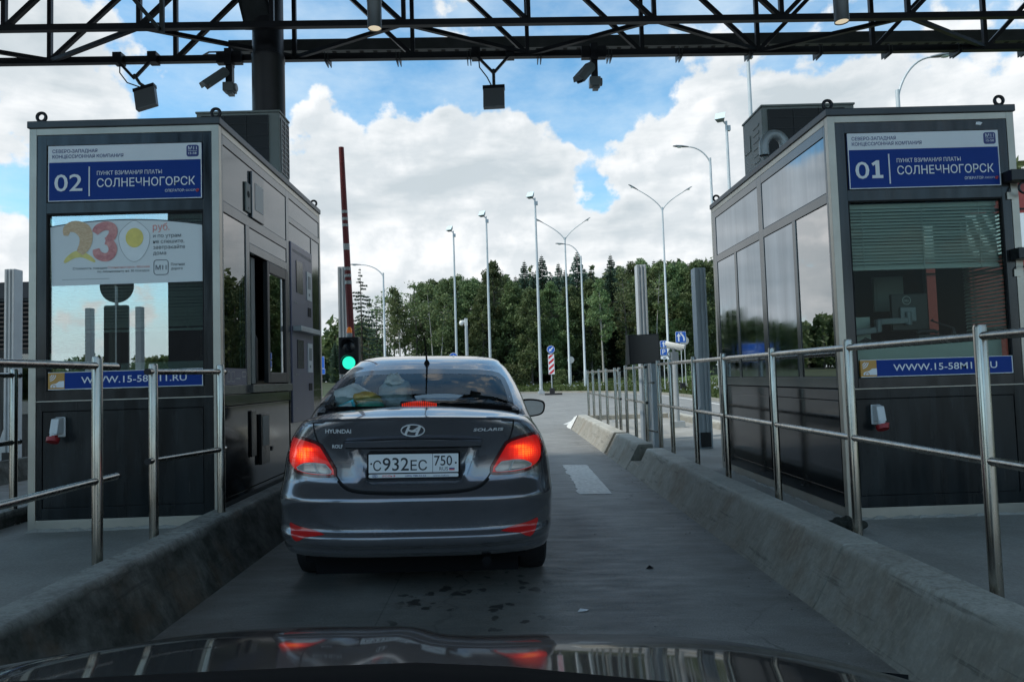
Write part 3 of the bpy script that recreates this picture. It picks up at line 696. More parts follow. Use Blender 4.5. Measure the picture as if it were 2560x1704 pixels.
        for (y0, y1, z0, z1) in ((2.40, 2.52, 1.80, 1.90), (2.40, 2.52, .98, 1.06)): k = MB(); sb(k, .012, .017, y0, y1, z0, z1); k.build('coin_slot', M['gap'], tm)
        k = MB(); P = lambda u, h: (X(.0135), u, h)
        text(k, 'ТЕРМИНАЛ ОПЛАТЫ ПРОЕЗДА', P, 1.84, 1.545, .034, .72, .01); text(k, 'ТЕРМИНАЛ ОПЛАТЫ ПРОЕЗДА', P, 1.84, 2.43, .034, .72, .01)
        for (u, z) in ((1.90, 1.90), (1.97, 1.90), (2.42, 1.93), (1.90, 1.15), (1.98, 1.15), (2.42, 1.13), (1.90, .80)): k.box(X(.0125), X(.0145), u, u+.05, z, z+.012)
        k.build('lettering', M['acbody'], tm)
        for (y0, y1) in ((.055, 1.72), (1.735, BD-.055)):
            sb(lo, -.03, 0, y0, y1, .90, .985); sb(lo, -.03, -.002, y0+.012, y1-.02, .20, .892); sb(lo, -.03, 0, y0, y1, .09, .193)
        k = MB(); sb(k, 0, .015, .60, .72, .45, .84); k.build('lock_plate', M['lower'], root, bevel=.003)
        k = MB(); sb(k, 0, .03, .80, 1.02, .36, .80); bx = k.build('meter_box', M['lower'], root, bevel=.004)
        k = MB(); sb(k, .0305, .034, .83, .99, .52, .78); k.build('meter_cover', M['acbody'], bx)
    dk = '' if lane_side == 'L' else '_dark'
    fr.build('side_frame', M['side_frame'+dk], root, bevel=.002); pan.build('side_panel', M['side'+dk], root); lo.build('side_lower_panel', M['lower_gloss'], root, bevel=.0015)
    if gp.v: gp.build('side_gasket', M['gap'], root)
    k = MB(); sb(k, -.03, -.001, .056, BD-.056, .0, .086); k.build('side_plinth', M['alu'], root)
    k = MB(); sb(k, -.03, -.001, .056, BD-.056, 3.044, BH-.002); k.build('side_trim', M['alu'], root)
    k = MB(); r3 = random.Random(int(num)); n3 = 34
    k.add([(BW*i/n3, -.004-r3.uniform(.012, .034), .002) for i in range(n3+1)]+[(BW*i/n3, -.0045, .006+r3.uniform(0, .022)) for i in range(n3+1)], [(i, i+1, n3+2+i, n3+1+i) for i in range(n3)])
    ln = X(.0045); n4 = 60
    k.add([(X(.004+r3.uniform(.012, .036)), BD*i/n4, .002) for i in range(n4+1)]+[(ln, BD*i/n4, .006+r3.uniform(0, .022)) for i in range(n4+1)], [(i, i+1, n4+2+i, n4+1+i) for i in range(n4)])
    k.build('mortar_bead', M['island'], root)
    # the wall away from the lane
    k = MB(); a, c = sorted((X(-BW), X(-BW+.04))); k.box(a, c, .05, BD-.05, .0, 1.0); k.box(a, c, .05, BD-.05, 2.45, BH-.002); 
    for (y0, y1) in ((.05, .10), (.62, 1.02), (1.22, BD-.05)): k.box(a, c, y0, y1, 1.0, 2.45)
    k.build('outer_wall', M['inner'], root)
    k = MB(); k.box(a+.015, c-.015, .10, .62, 1.0, 2.45); k.build('outer_window_pane', M['glass_dark'], root)
    k = MB(); k.box(a+.015, c-.015, 1.02, 1.22, 1.0, 2.45); k.build('outer_window_pane', M['glass_dark'], root)
    k = MB(); xx = a+.06 if lane_side == 'R' else c-.06
    for i in range(34): k.add([(xx, .10, 1.36+.03*i), (xx, .62, 1.36+.03*i), (xx+.012, .62, 1.38+.03*i), (xx+.012, .10, 1.38+.03*i)], [(0, 1, 2, 3)])
    k.build('outer_blind', M['blind'], root)
    return root

B1 = booth('toll_booth', 'dark metal toll booth number 01 with half lowered green blind, right of the lane', (2.58, 5.30, ISL_R), '01', 'L')
B2 = booth('toll_booth', 'dark metal toll booth number 02 with 230 rouble poster in its window', (-3.61, 5.40, ISL_L), '02', 'R')

# booth 01: gooseneck vent and the two bracket boxes on its right corner
k = MB(); pts = [(-.02+.0, 1.25, 3.05)]
cx, cy, cz, rr = .10, 1.28, 3.29, .10
pth = [(.20, 1.28, 3.14)]+[(cx+rr*cos(radians(a)), cy-.0*a, cz+rr*1.1*sin(radians(a))) for a in range(0, 181, 15)]+[(.0, 1.28, 3.20)]
k.tube(pth, .047, 14, False); k.lathe([(.10, 0), (.08, .03), (.05, .05)], 14, (.20, 1.28, 3.15)); k.build('vent_pipe', M['galv'], B1, smooth=50)
for (x, z, sx) in ((1.345, 2.53, .0), (1.36, 1.93, .02)):
    k = MB(); k.box(x, x+.215, -.10, -.005, z, z+.085); bb = k.build('bracket_box', M['black'], B1, bevel=.004)
    k = MB(); k.box(x+.185, x+.205, -.103, -.10, z+.012, z+.075); k.build('type_plate', M['signback'], bb)
    k = MB(); k.torus((x+.12, -.06, z-.05), .042, .009, 'y', 20, 8) if sx == 0 else k.tube([(x+.06, -.05, z-.06), (x+.10, -.07, z-.035), (x+.15, -.06, z-.05)], .006, 8); k.build('cable_loop', M['black'], bb, smooth=60)
    k = MB(); k.box(x+.02, x+.075, -.012, -.004, z-.125, z-.07); k.build('hinge_plate', M['alu'], bb)
k = MB(); k.add([(1.16, -.003, 3.0), (1.20, -.003, 2.995), (1.215, -.003, 3.015), (1.19, -.003, 3.022), (1.165, -.003, 3.02)], [(0, 1, 2, 3, 4)]); k.build('torn_sticker', M['white'], B1, flip=False)

# booth 02: advertising poster behind the glass
y = .0225
def arc_top(u): return 2.322+.045*(1-((u-.70)/.56)**2)
us = [.147+1.183*i/24 for i in range(25)]
k = MB(); out = [(u, arc_top(u)) for u in us]+[(1.333, 1.885), (1.322, 1.872), (.160, 1.868)]
k.prism(out, y, y+.002); PO = k.build('poster', M['poster'], B2)
k = MB(); vs, fs = ribbon2d([(u, arc_top(u)+.003) for u in us], .008); k.add([(p[0], y-.001, p[1]) for p in vs], fs); k.build('poster_edge', M['blackink'], PO)
def stroke(name, pts, ws, mat, dy):
    pts = smooth_poly(pts, 3); n = len(pts); w = [interp(i/(n-1), ws) for i in range(n)]
    k = MB(); vs, fs = ribbon2d(pts, w); k.add([(p[0], y-dy, p[1]) for p in vs], fs); k.build(name, mat, PO)
stroke('croissant_picture', [(.268, 2.255), (.275, 2.315), (.345, 2.33), (.42, 2.285), (.425, 2.19), (.375, 2.115)], [(0, .03), (.25, .07), (.55, .115), (.8, .09), (1, .05)], M['croissant'], .003)
stroke('banana_picture', [(.255, 2.045), (.295, 2.085), (.355, 2.115), (.42, 2.098), (.492, 2.045)], [(0, .008), (.2, .035), (.5, .055), (.8, .035), (1, .008)], M['banana'], .002)
stroke('sausage_picture', [(.492, 2.27), (.515, 2.305), (.575, 2.33), (.632, 2.31), (.632, 2.255), (.60, 2.215), (.575, 2.205)], [(0, .05), (.2, .07), (.7, .066), (1, .05)], M['sausage'], .004)
stroke('sausage_picture', [(.572, 2.205), (.61, 2.195), (.636, 2.14), (.61, 2.085), (.56, 2.075), (.51, 2.10), (.50, 2.145)], [(0, .05), (.3, .066), (.8, .066), (1, .05)], M['sausage'], .0045)
k = MB(); k.add([(.793+(.116+.008*sin(3*a))*cos(a), y-.002, 2.198+(.150+.008*cos(4*a))*sin(a)) for a in [2*pi*i/40 for i in range(40)]], [tuple(range(40))]); k.build('egg_picture', M['eggwhite'], PO)
k = MB(); vs, fs = ribbon2d([(.793+(.118+.008*sin(3*a))*cos(a), 2.198+(.152+.008*cos(4*a))*sin(a)) for a in [2*pi*i/40 for i in range(40)]], .004, True); k.add([(p[0], y-.003, p[1]) for p in vs], fs); k.build('egg_outline', M['signback'], PO)
k = MB(); k.add([(.795+.068*cos(a), y-.004, 2.225+.076*sin(a)) for a in [2*pi*i/32 for i in range(32)]], [tuple(range(32))]); k.build('yolk_picture', M['yolk'], PO)
P = lambda u, h: (u, y-.003, h)
k = MB(); text(k, 'руб.', P, .936, 2.278, .056, .128, .004); text(k, 'Солнечногорск–Москва', P, .592, 1.990, .018, .318, 0.0); k.build('lettering', M['pinkink'], PO)
k = MB()
for i, (s, w) in enumerate((('и по утрам', .215), ('не спешите,', .24), ('завтракайте', .245), ('дома', .10))): text(k, s, P, .938, 2.222-.045*i, .030, w, 0.0)
text(k, 'Стоимость поездки', P, .322, 1.988, .018, .262, 0.0); text(k, 'по Абоненту на 30 поездок'.replace('Абоненту', 'Абонементу'), P, .51, 1.960, .018, .40, 0.0)
text(k, 'М11', P, .998, 1.970, .036, .082, .004, 'c'); text(k, 'Платная', P, 1.075, 2.000, .020, .105, .004); text(k, 'дорога', P, 1.075, 1.968, .020, .088, .004)
vs, fs = ribbon2d(rrect(.943, 1.053, 1.932, 2.046, .022), .005, True); k.add([P(*p) for p in vs], fs)
k.box(.24, .60, y-.0015, y-.001, 1.912, 1.914)
k.build('lettering', M['darkink'], PO)
# things kept inside the booths
def office_chair(loc, label):
    t = thing('office_chair', label, 'chair', loc)
    k = MB(); k.prism(rrect(-.2, .2, .62, 1.12, .08), -.03, .03); k.build('backrest', M['black'], t, bevel=.012)
    k = MB(); k.box(-.22, .22, .03, .45, .5, .58); k.build('seat', M['black'], t, bevel=.03)
    k = MB(); k.tube([(0, .2, .05), (0, .2, .5)], .03, 10); 
    for a in range(5): k.bar((0, .2, .08), (.26*cos(a*1.257), .2+.26*sin(a*1.257), .05), .04)
    k.build('swivel_base', M['black'], t)
    return t
office_chair((-2.40, 6.35, ISL_L+.30+.12), 'black office chair seen through the window of booth 02')
mon = thing('monitor', 'black computer monitor on a silver desk arm inside booth 01', 'monitor', (3.27, 5.62, ISL_R+1.335))
k = MB(); k.box(-.06, .24, .05, .085, .10, .40); k.build('screen_case', M['black'], mon, bevel=.006)
k = MB(); k.tube([(-.42, 0, .0), (-.42, 0, .40)], .022, 12); k.tube([(-.42, 0, 0), (-.42, 0, .012)], .06, 14); k.bar((-.42, 0, .09), (-.20, -.02, .11), .035, .05); k.tube([(-.22, -.02, .09), (-.22, -.02, .19)], .028, 12); k.bar((-.22, -.02, .17), (.06, .03, .18), .035, .05); k.tube([(.06, .03, .14), (.06, .03, .25)], .026, 12); k.box(.0, .13, .03, .048, .17, .29); k.build('desk_arm', M['antenna'], mon, bevel=.006)
k = MB(); P = lambda u, h: (u, .0485, h); vs, fs = ribbon2d([(.065+.033*cos(2*pi*i/24), .345+.033*sin(2*pi*i/24)) for i in range(24)], .004, True); k.add([P(*p) for p in vs], fs); text(k, 'DELL', P, .065, .335, .017, .045, .02, 'c'); k.build('emblem', M['signback'], mon)
k = MB(); k.prism([(-.12, 0), (.12, 0), (.12, .22), (-.12, .22)], 0, .012); tag(k.build('document_holder', M['board'], loc=(2.92, 5.70, ISL_R+1.335)), 'pale sheet standing on the desk behind the arm in booth 01', 'document')
k = MB(); k.tube([(0, 0, 0), (0, 0, .10), (-.16, 0, .16), (-.17, 0, .17)], [.03, .008, .006, .014], 8); tag(k.build('desk_microphone', M['black'], loc=(3.63, 5.55, ISL_R+1.335), smooth=60), 'black gooseneck microphone on the desk of booth 01', 'microphone')
k = MB(); k.box(0, .26, 0, .03, 0, .30); k.box(.02, .24, -.004, 0, .02, .28); tag(k.build('wall_cabinet', M['acbody'], loc=(3.25, 6.0, ISL_R+1.62), bevel=.005), 'small grey box hanging behind the blind of booth 01', 'cabinet')

k = MB(); k.box(-.09, .09, -.06, .06, 0, .05); k.tube([(-.08, -.03, .06), (-.06, -.03, .08), (.06, -.03, .08), (.08, -.03, .06)], .016, 8); tag(k.build('desk_phone', M['black'], loc=(3.38, 5.52, ISL_R+1.335), bevel=.01), 'black desk telephone in front of the monitor in booth 01', 'telephone')
k = MB()
for q in range(4): k.tube([(-.10+.02*q, .02*q, .006), (.0, -.04+.02*q, .012+.01*q), (.12, .03*q-.03, .008), (.22, .05-.02*q, .006)], .005, 6)
tag(k.build('cable_bundle', M['black'], loc=(2.92, 5.54, ISL_R+1.335), smooth=60), 'loose black cables on the desk at left in booth 01', 'cables')
# roof equipment
def air_con(loc, w, d, h, label, face='right'):
    t = thing('air_conditioner', label, 'air conditioner', loc)
    k = MB(); k.box(0, w, 0, d, .04, h); k.build('casing', M['acbody'], t, bevel=.012)
    k = MB(); k.box(.06, w-.11, -.012, 0, .07, h-.03); g = k.build('fan_grille', M['acgrill'], t)
    k = MB()
    for i in range(5): k.box(.06, w-.11, -.018, -.012, .10+i*(h-.2)/4.2, .104+i*(h-.2)/4.2)
    for i in range(4): k.box(.06+(w-.17)*i/3-.002, .06+(w-.17)*i/3+.002, -.020, -.0125, .07, h-.03)
    k.build('guard_wires', M['acrib'], g)
    k = MB(); x = w if face == 'right' else 0; s = 1 if face == 'right' else -1
    if face == 'right':
        k.box(x, x+.004, .05, d-.04, .12, h-.05); v = k.build('coil', M['acgrill'], t)
        k = MB()
        for i in range(12): k.box(x+.004, x+.010, .05, d-.04, .12+i*(h-.17)/11-.004, .12+i*(h-.17)/11+.004)
        for i in range(3): k.box(x+.004, x+.011, .05+(d-.09)*i/2-.005, .05+(d-.09)*i/2+.005, .12, h-.05)
        k.build('coil_guard', M['signback'], v)
    else:
        for i in range(6): k.box(x-.006, x, .10, d-.30, .14+i*(h-.3)/5, .17+i*(h-.3)/5)
        k.box(x-.008, x, d-.22, d-.05, h-.35, h-.18); k.build('side_louvre', M['acbody'], t, bevel=.002)
    k = MB(); k.box(-.008, w+.008, -.008, d+.008, h, h+.022); k.build('lid', M['acbody'], t, bevel=.006)
    k = MB(); k.box(.05, .12, .03, d-.03, .0, .04); k.box(w-.12, w-.05, .03, d-.03, 0, .04); k.build('foot', M['blackmetal'], t)
    return t
air_con((-3.10, 7.20, ISL_L+BH+.056), .86, .34, .74, 'grey air conditioner with dark fan grille on roof of booth 02')
air_con((2.72, 6.95, ISL_R+BH+.056), .95, .56, .665, 'boxy grey air conditioner on roof of booth 01 beside bent pipe', 'left')

# ------------------------------------------------------------------ stainless steel railings
def railing(label, x, ys, zbase, ztop, zmid, ext0=0.0, ext1=0.0, xs=None, caps=True):
    """posts along Y standing on the island, two rails; ends may stick out past the last posts"""
    xs = xs or [x]*len(ys)
    t = thing('railing', label, 'railing', (xs[0], ys[0], zbase), 0, 'stainless steel railings along the toll islands')
    ox, oy = xs[0], ys[0]; r = .0285
    for xx, y in zip(xs, ys):
        k = MB(); k.lathe([(0, 0), (.052, 0), (.052, .008), (r, .012), (r, ztop+.040-zbase), (r-.004, ztop+.052-zbase), (0, ztop+.054-zbase)], 16, (xx-ox, y-oy, 0)); k.build('post', M['steel'], t, smooth=40)
    for z in (ztop, zmid):
        a = V((xs[0]-ox, ys[0]-oy-ext0, z-zbase)); b = V((xs[-1]-ox, ys[-1]-oy+ext1, z-zbase))
        k = MB(); pts = [a]+[V((xx-ox, y-oy, z-zbase)) for xx, y in zip(xs, ys)]+[b] if (ext0 and ext1) else [a]+[V((xx-ox, y-oy, z-zbase)) for xx, y in list(zip(xs, ys))[1:-1]]+[b]
        k.tube(pts, .0205, 12); rl = k.build('rail', M['steel'], t, smooth=40)
        if caps:
            k = MB(); k.tube([b-V((0, .002, 0)), b+V((0, .012, 0))], .0215, 12); k.tube([a-V((0, .012, 0)), a+V((0, .002, 0))], .0215, 12); k.build('end_cap', M['rubber'], rl)
    return t
railing('long steel railing beside booth 01, near posts on the right', 2.20, [.70, 1.93, 3.178, 4.412, 5.663, 6.914, 8.0, 9.125, 9.83], ISL_R, 1.452, .885, .12, .06)
railing('short steel railing with rounded hand loop beside the dark display', 2.20, [10.75, 11.63, 12.45], ISL_R, 1.425, .880, .07, .05)
railing('far steel railing of closely set posts near the white kerb nose', 2.18, [13.02, 13.5, 14.62, 15.7, 16.78, 17.80], ISL_R, 1.40, .872, .09, .05)
railing('steel railing at left edge of the photo ending before booth 02', -2.30, [-.2, 1.9, 4.02], ISL_L, 1.468, .82, .1, .20)
railing('short two post railing standing at the lane corner of booth 02', -2.30, [4.66, 5.30], ISL_L, 1.440, .86, .07, .07, xs=[-2.30, -2.115])
railing('railing on the far side of booth 02 beside next lane', -3.96, [1.5, 3.6, 5.75], ISL_L, 1.47, .93, .1, .06)

# hand loop on the display post
# ------------------------------------------------------------------ canopy: columns, space truss, roof
t = thing('canopy_column', 'thick black round canopy column rising behind booth 02', 'column', (-2.98, 9.15, .0))
k = MB(); k.lathe([(0, .0), (.21, .0), (.21, 5.60), (.215, 5.61), (.215, 5.68), (.20, 5.69), (.20, 8.0), (0, 8.0)], 32); k.build('shaft', M['blackmetal'], t, smooth=40)
k = MB(); k.box(-.19, .19, -1.6, -.12, 0, .06); k.box(-.19, -.15, -1.6, -.12, 0, .26); k.box(.15, .19, -1.6, -.12, 0, .26)
for i in range(7): k.box(-.15, .15, -1.5+.2*i, -1.44+.2*i, .06, .24)
b = k.build('knee_bracket', M['tray'], t); b.location = (-.10, .05, 5.95); b.rotation_euler = (radians(-38), 0, radians(4))
k = MB(); k.box(-.30, .30, -.30, .30, 0, .05); k.lathe([(.21, .05), (.24, .05), (.24, .12), (.21, .12)], 24); k.build('base_plate', M['blackmetal'], t)
tr = thing('canopy_truss', 'black steel space truss spanning above both lanes', 'truss', (0, 9.5, 5.80))
SL = -.0092
YN = -.90
fx = [-9.3+1.607*i for i in range(13)]   # node x positions
def zc(x): return SL*x
TOP = 1.62
def add_bar(name, p, q, w=.055):
    k = MB(); k.bar(p, q, w, w); return k.build(name, M['blackmetal'], tr)
for (y, z0, w) in ((0, 0, .085), (YN, 0, .075), (0, TOP, .09), (YN, TOP, .09)):
    add_bar('chord', (-9.6, y, z0+zc(-9.6)), (10.4, y, z0+zc(10.4)), w)
nx = [-7.69, -6.08, -4.36, -2.73, -1.10, .49, 2.09, 3.71, 5.33, 6.92, 8.5]
nn = [-6.92, -5.28, -3.62, -1.90, -.30, 1.27, 2.88, 4.50, 6.12, 7.7]
nnv = [(x-.0) for x in (-7.7, -6.07, -4.40, -2.75, -1.10, .47, 2.06, 3.68, 5.30, 6.9)]
for x in nx: add_bar('web_post', (x, 0, zc(x)), (x, 0, TOP+zc(x)))
for x in nnv: add_bar('web_post', (x, YN, zc(x)), (x, YN, TOP+zc(x)))
for i in range(len(nx)-1):
    a, b = (nx[i], nx[i+1]) if (nx[i] < -2.8 or nx[i] > 3.5) else (nx[i+1], nx[i])
    add_bar('web_diagonal', (a, 0, zc(a)), (b, 0, TOP+zc(b)))
for i in range(len(nnv)-1):
    a, b = (nnv[i], nnv[i+1]) if (nnv[i] < -2.8 or nnv[i] > 3.5) else (nnv[i+1], nnv[i])
    add_bar('web_diagonal', (a, YN, zc(a)), (b, YN, TOP+zc(b)))
for i in range(len(nnv)-1):
    xm = (nnv[i]+nnv[i+1])/2
    if i % 2 == 0:
        add_bar('lacing', (nnv[i], YN, zc(nnv[i])), (nx[min(i+1, len(nx)-1)], 0, zc(nx[i])), .05); 
    else:
        add_bar('lacing', (nx[i], 0, zc(nx[i])), (nnv[i+1], YN, zc(nnv[i+1])), .05)
for i in range(12):
    x = -2.3+.98*i
    k = MB(); k.box(x-.012, x+.0, -.05, .16, zc(x)-.075, zc(x)+.06); k.box(x+.03, x+.042, -.05, .16, zc(x)-.075, zc(x)+.05); k.build('clip', M['tray'], tr)
# cable tray behind the truss
ct = thing('cable_tray', 'long dark cable tray running behind the canopy truss', 'cable tray', (-3.85, 10.2, 6.20))
k = MB(); k.box(0, 14.4, -.16, .16, 0, .012); k.box(0, 14.4, -.16, -.148, .012, .17); k.box(0, 14.4, .148, .16, .012, .17); o = k.build('channel', M['tray'], ct); ct.rotation_euler = (0, radians(.53), 0)
k = MB()
for i in range(70): k.box(.1+.2*i, .16+.2*i, -.12, .12, -.004, -.001)
k.build('slots', M['gap'], ct)
k = MB(); k.tube([(-.02, 0, .05), (-.15, -.05, .0), (-.22, -.4, -.16), (-.24, -.62, -.30)], .014, 8); k.tube([(-.02, 0, .08), (-.12, -.05, .05), (-.18, -.4, -.12), (-.22, -.62, -.30)], .012, 8); k.build('cable', M['black'], ct, smooth=60)
# hanging strut channel on the left
st = thing('strut_hanger', 'perforated metal strut hanging in a V from the canopy at upper left', 'strut')
k = MB(); k.bar((-4.55, 8.0, 6.35), (-3.84, 8.0, 5.47), .045, .045); k.bar((-3.83, 8.0, 5.45), (-3.83, 8.0, 6.6), .045, .045); k.build('channel', M['tray'], st)
# canopy roof above the frame: it shades the lane
k = MB(); k.box(-16, 16, -2.5, 9.95, 7.65, 8.0)
for y in (-2, 1.7, 5.5): k.box(-16, 16, y, y+.25, 7.3, 7.65)
M['canopy'] = pmat('canopy_underside', (.09, .095, .10), .6)
tag(k.build('canopy_roof', M['canopy']), 'wide flat canopy roof over the toll lanes, above the truss', 'canopy')

# downlights
def downlight(loc, label):
    t = thing('canopy_lamp', label, 'lamp', loc, 0, 'cylindrical canopy lamps')
    k = MB(); k.lathe([(.072, .0), (.078, .0), (.080, .30), (.083, .305), (.083, .33), (.080, .335), (.080, .95), (0, .95)], 28); k.build('cylinder_housing', M['antenna'], t, smooth=40)
    k = MB(); k.lathe([(0, .012), (.072, .012)], 24); k.build('lens', M['warm'], t)
    k = MB(); k.tube([(0, 0, .95), (0, 0, 7.65-loc[2])], .02, 8); k.build('stem', M['blackmetal'], t)
downlight((-1.295, 7.6, 5.235), 'dark cylindrical lamp hanging beside the black column')
downlight((3.93, 7.6, 5.19), 'dark cylindrical lamp hanging above booth 01')

# antenna panels on V shaped brackets
def antenna(x, tilt, label, panel_off=(0, 0)):
    zb = 5.80+SL*x
    t = thing('toll_antenna', label, 'antenna', (x, 9.46, zb), 0, 'flat antenna panels hung under the truss')
    for s in (-1, 1):
        k = MB(); k.box(s*.235-.06, s*.235+.06, -.07, .07, -.075, .075); k.build('clamp', M['blackmetal'], t, bevel=.004)
        k = MB(); k.bar((s*.215, -.05, -.06), (.0, -.06, -.30), .035, .035); k.build('bracket_arm', M['blackmetal'], t)
    px, py = panel_off
    k = MB(); k.tube([(0, -.06, -.25), (px*.5, -.08, -.38), (px, -.1, -.44+py)], .022, 10); k.tube([(px-.06, -.1, -.44+py), (px+.08, -.1, -.44+py)], .02, 8); k.build('swivel', M['tray'], t)
    k = MB(); k.tube([(-.2, -.05, -.05), (-.19, -.07, -.22), (-.09, -.07, -.36), (px-.02, -.1, -.46+py)], .009, 6); k.build('cable', M['black'], t, smooth=60)
    k = MB(); k.box(-.145, .145, -.07, .0, -.33, 0); p = k.build('panel', M['antenna'], t, bevel=.008); p.location = (px, -.08, -.46+py); p.rotation_euler = (radians(-12), radians(tilt), radians(-4))
    k = MB(); k.box(-.150, .150, -.074, .004, -.045, .004); k.build('top_cap', M['blackmetal'], p)
antenna(-4.88, -14, 'tilted flat grey antenna panel hung above booth 02', (.17, -.0))
antenna(.01, 0, 'upright flat grey antenna panel hung mid span between the booths', (0, -.06))

def gantry_camera(x, label):
    zb = 5.80+SL*x
    t = thing('gantry_camera', label, 'camera', (x, 9.44, zb), 0, 'cameras hung under the truss')
    k = MB(); k.box(-.17, .17, -.05, .05, -.10, .06); k.box(-.05, .05, -.08, .05, -.14, .09); k.build('clamp', M['blackmetal'], t, bevel=.004)
    k = MB(); k.box(-.045, .045, -.045, .045, -.40, -.10); k.build('drop_post', M['blackmetal'], t, bevel=.004)
    k = MB(); k.prism([(-.062, -.05), (.062, -.05), (.07, .02), (.045, .062), (-.045, .062), (-.07, .02)], -.24, .20); k.prism([(-.075, .0), (.075, .0), (.05, .072), (-.05, .072)], -.30, .18)
    h = k.build('camera_housing', M['cctv'], t, bevel=.006); h.location = (-.13, -.10, -.335); h.rotation_euler = (radians(44), 0, radians(-44)); h.scale = (1, .85, 1)
    k = MB(); k.lathe([(0, -.242), (.05, -.242)], 16, (0, 0, .0), 'y'); k.build('lens_window', M['screen'], h)
    k = MB(); k.box(-.075, .075, -.08, .06, -.50, -.38); k.box(-.03, .05, -.05, .05, -.54, -.50); k.tube([(.075, -.02, -.44), (.10, -.02, -.44)], .055, 14); k.build('lamp_box', M['cctv'], t, bevel=.006)
gantry_camera(-3.60, 'grey camera hung under truss beside the column, pointing down left')
gantry_camera(1.40, 'grey camera hung under truss right of the upright antenna panel')

# ------------------------------------------------------------------ lane equipment
# tall grey slotted posts
def slot_post(x, y, zb, h, label, w=.16, d=.22, foot=True):
    t = thing('grey_post', label, 'post', (x, y, zb), 0, 'tall grey slotted posts')
    k = MB(); a, b = w/2, d/2
    prof = [(-a, -b), (-a*.55, -b), (-a*.5, -b+.02), (-a*.12, -b+.02), (-a*.08, -b), (a*.2, -b), (a*.25, -b+.02), (a*.6, -b+.02), (a*.65, -b), (a, -b), (a, b), (-a, b)]
    k.prism(prof, .0, h, 'xy'); k.build('profile', M['greypost'], t, bevel=.003)
    k = MB(); k.box(-a+.005, a-.005, -b+.025, b-.005, h, h+.006); k.build('end_cap', M['galv'], t)
    if foot:
        k = MB(); k.prism([(-a-.07, 0), (-a+.001, 0), (-a+.001, .62), (-a-.012, .62), (-a-.07, .45)], -b+.01, b, 'xz'); k.build('foot_box', M['greypost'], t, bevel=.004)
        k = MB(); k.box(-a-.02, a-.03, -b-.012, -b-.001, .02, .24); k.build('cable_hatch', M['black'], t)
slot_post(2.46, 12.06, ISL_R, 3.02, 'tall grey slotted post behind the dark display', foot=False)
slot_post(3.05, 10.61, ISL_R, 2.72, 'tall grey slotted post with cable foot left of booth 01', w=.165)
slot_post(-2.67, 12.0, .1, 3.20, 'tall grey slotted post behind the raised barrier arm', w=.15, foot=False)
slot_post(-8.28, 12.0, .1, 3.32, 'tall grey slotted post at left edge beyond next lane', w=.16)

t = thing('display_stand', 'dark square lane display on a grey stand behind the railing', 'display', (2.40, 10.9, ISL_R))
k = MB(); k.box(-.07, .07, -.04, .06, 0, 1.32); k.build('stand_post', M['greypost'], t, bevel=.004)
k = MB(); k.box(-.26, .26, -.05, .05, -.225, .225); d = k.build('screen_case', M['black'], t, bevel=.006); d.location = (-.20, -.08, 1.525); d.rotation_euler = (0, radians(-1.5), radians(14))
k = MB(); k.box(-.245, .245, -.053, -.0502, -.21, .21); k.build('screen', M['screen'], d)
k = MB(); text(k, 'VMS', lambda u, h: (u, -.055, h), -.22, -.205, .012); k.build('maker_mark', M['acbody'], d) if False else None
k = MB(); k.tube([(-.04, -.06, 1.0), (-.16, -.06, 1.0), (-.185, -.06, .97), (-.185, -.06, .36), (-.15, -.06, .27), (-.02, -.06, .24)], .015, 10); k.tube([(-.18, -.06, 1.22), (-.18, -.06, .98)], .024, 12); k.build('hand_loop', M['steel'], t, smooth=50)

# barrier, its cabinet and the signal
t = thing('barrier', 'raised red and white barrier arm behind booth 02', 'barrier', (-2.36, 11.0, .10))
k = MB(); k.box(-.17, .17, -.05, .35, 0, 1.02); k.box(-.19, .19, -.07, .37, 1.02, 1.06); k.build('cabinet', M['barrier_red'], t, bevel=.01)
ax = Matrix.Rotation(radians(-1.9), 4, 'Y'); L = 4.05
def seg(name, z0, z1, mat, tt=.0):
    k = MB(); r0 = lerp(.062, .042, z0/L); r1 = lerp(.062, .042, z1/L)
    k.tube([ax @ V((0, -.10, z0)), ax @ V((0, -.10, z1))], [r0, r1], 14); return k.build(name, mat, t, smooth=40)
arm = seg('arm', 0, L, M['barrier_red']); arm.location = (.07, 0, .88)
for (y0, y1) in ((515, 522), (533, 540), (549, 556), (599, 615), (658, 666), (676, 683), (692, 701)):
    za, zb2 = ((945-y1)/1750*10.95+EYE-.98), ((945-y0)/1750*10.95+EYE-.98)
    k = MB(); r0 = lerp(.062, .042, za/L)+.0015
    k.tube([ax @ V((0, -.10, za)), ax @ V((0, -.10, zb2))], r0, 14); s = k.build('white_band', M['barrier_white'], arm, smooth=40)
t = thing('traffic_light', 'black two lamp traffic light glowing green behind the grey car', 'traffic light', (-2.335, 10.75, .16))
k = MB(); k.box(-.155, .155, 0, .16, 1.30, 1.865); k.build('housing', M['black'], t, bevel=.012)
k = MB(); k.tube([(0, .08, -.1), (0, .08, 1.30)], .045, 12); k.build('pole', M['blackmetal'], t, smooth=40)
for z, m in ((1.72, 'screen'), (1.47, 'green_on')):
    k = MB(); k.lathe([(0, -.014), (.06, -.011), (.098, -.001)], 28, (0, 0, z), 'y'); k.build('lens', M[m], t, smooth=60)
    k = MB()
    vs = []; n = 18
    for i in range(n+1):
        a = radians(-10+200*i/n); vs += [(.112*cos(a), 0, z+.112*sin(a)), (.112*cos(a), -.13*(.35+.65*max(0, sin(a))), z+.112*sin(a))]
    k.add(vs, [(2*i, 2*i+1, 2*i+3, 2*i+2) for i in range(n)]); k.build('visor', M['black'], t, smooth=60)
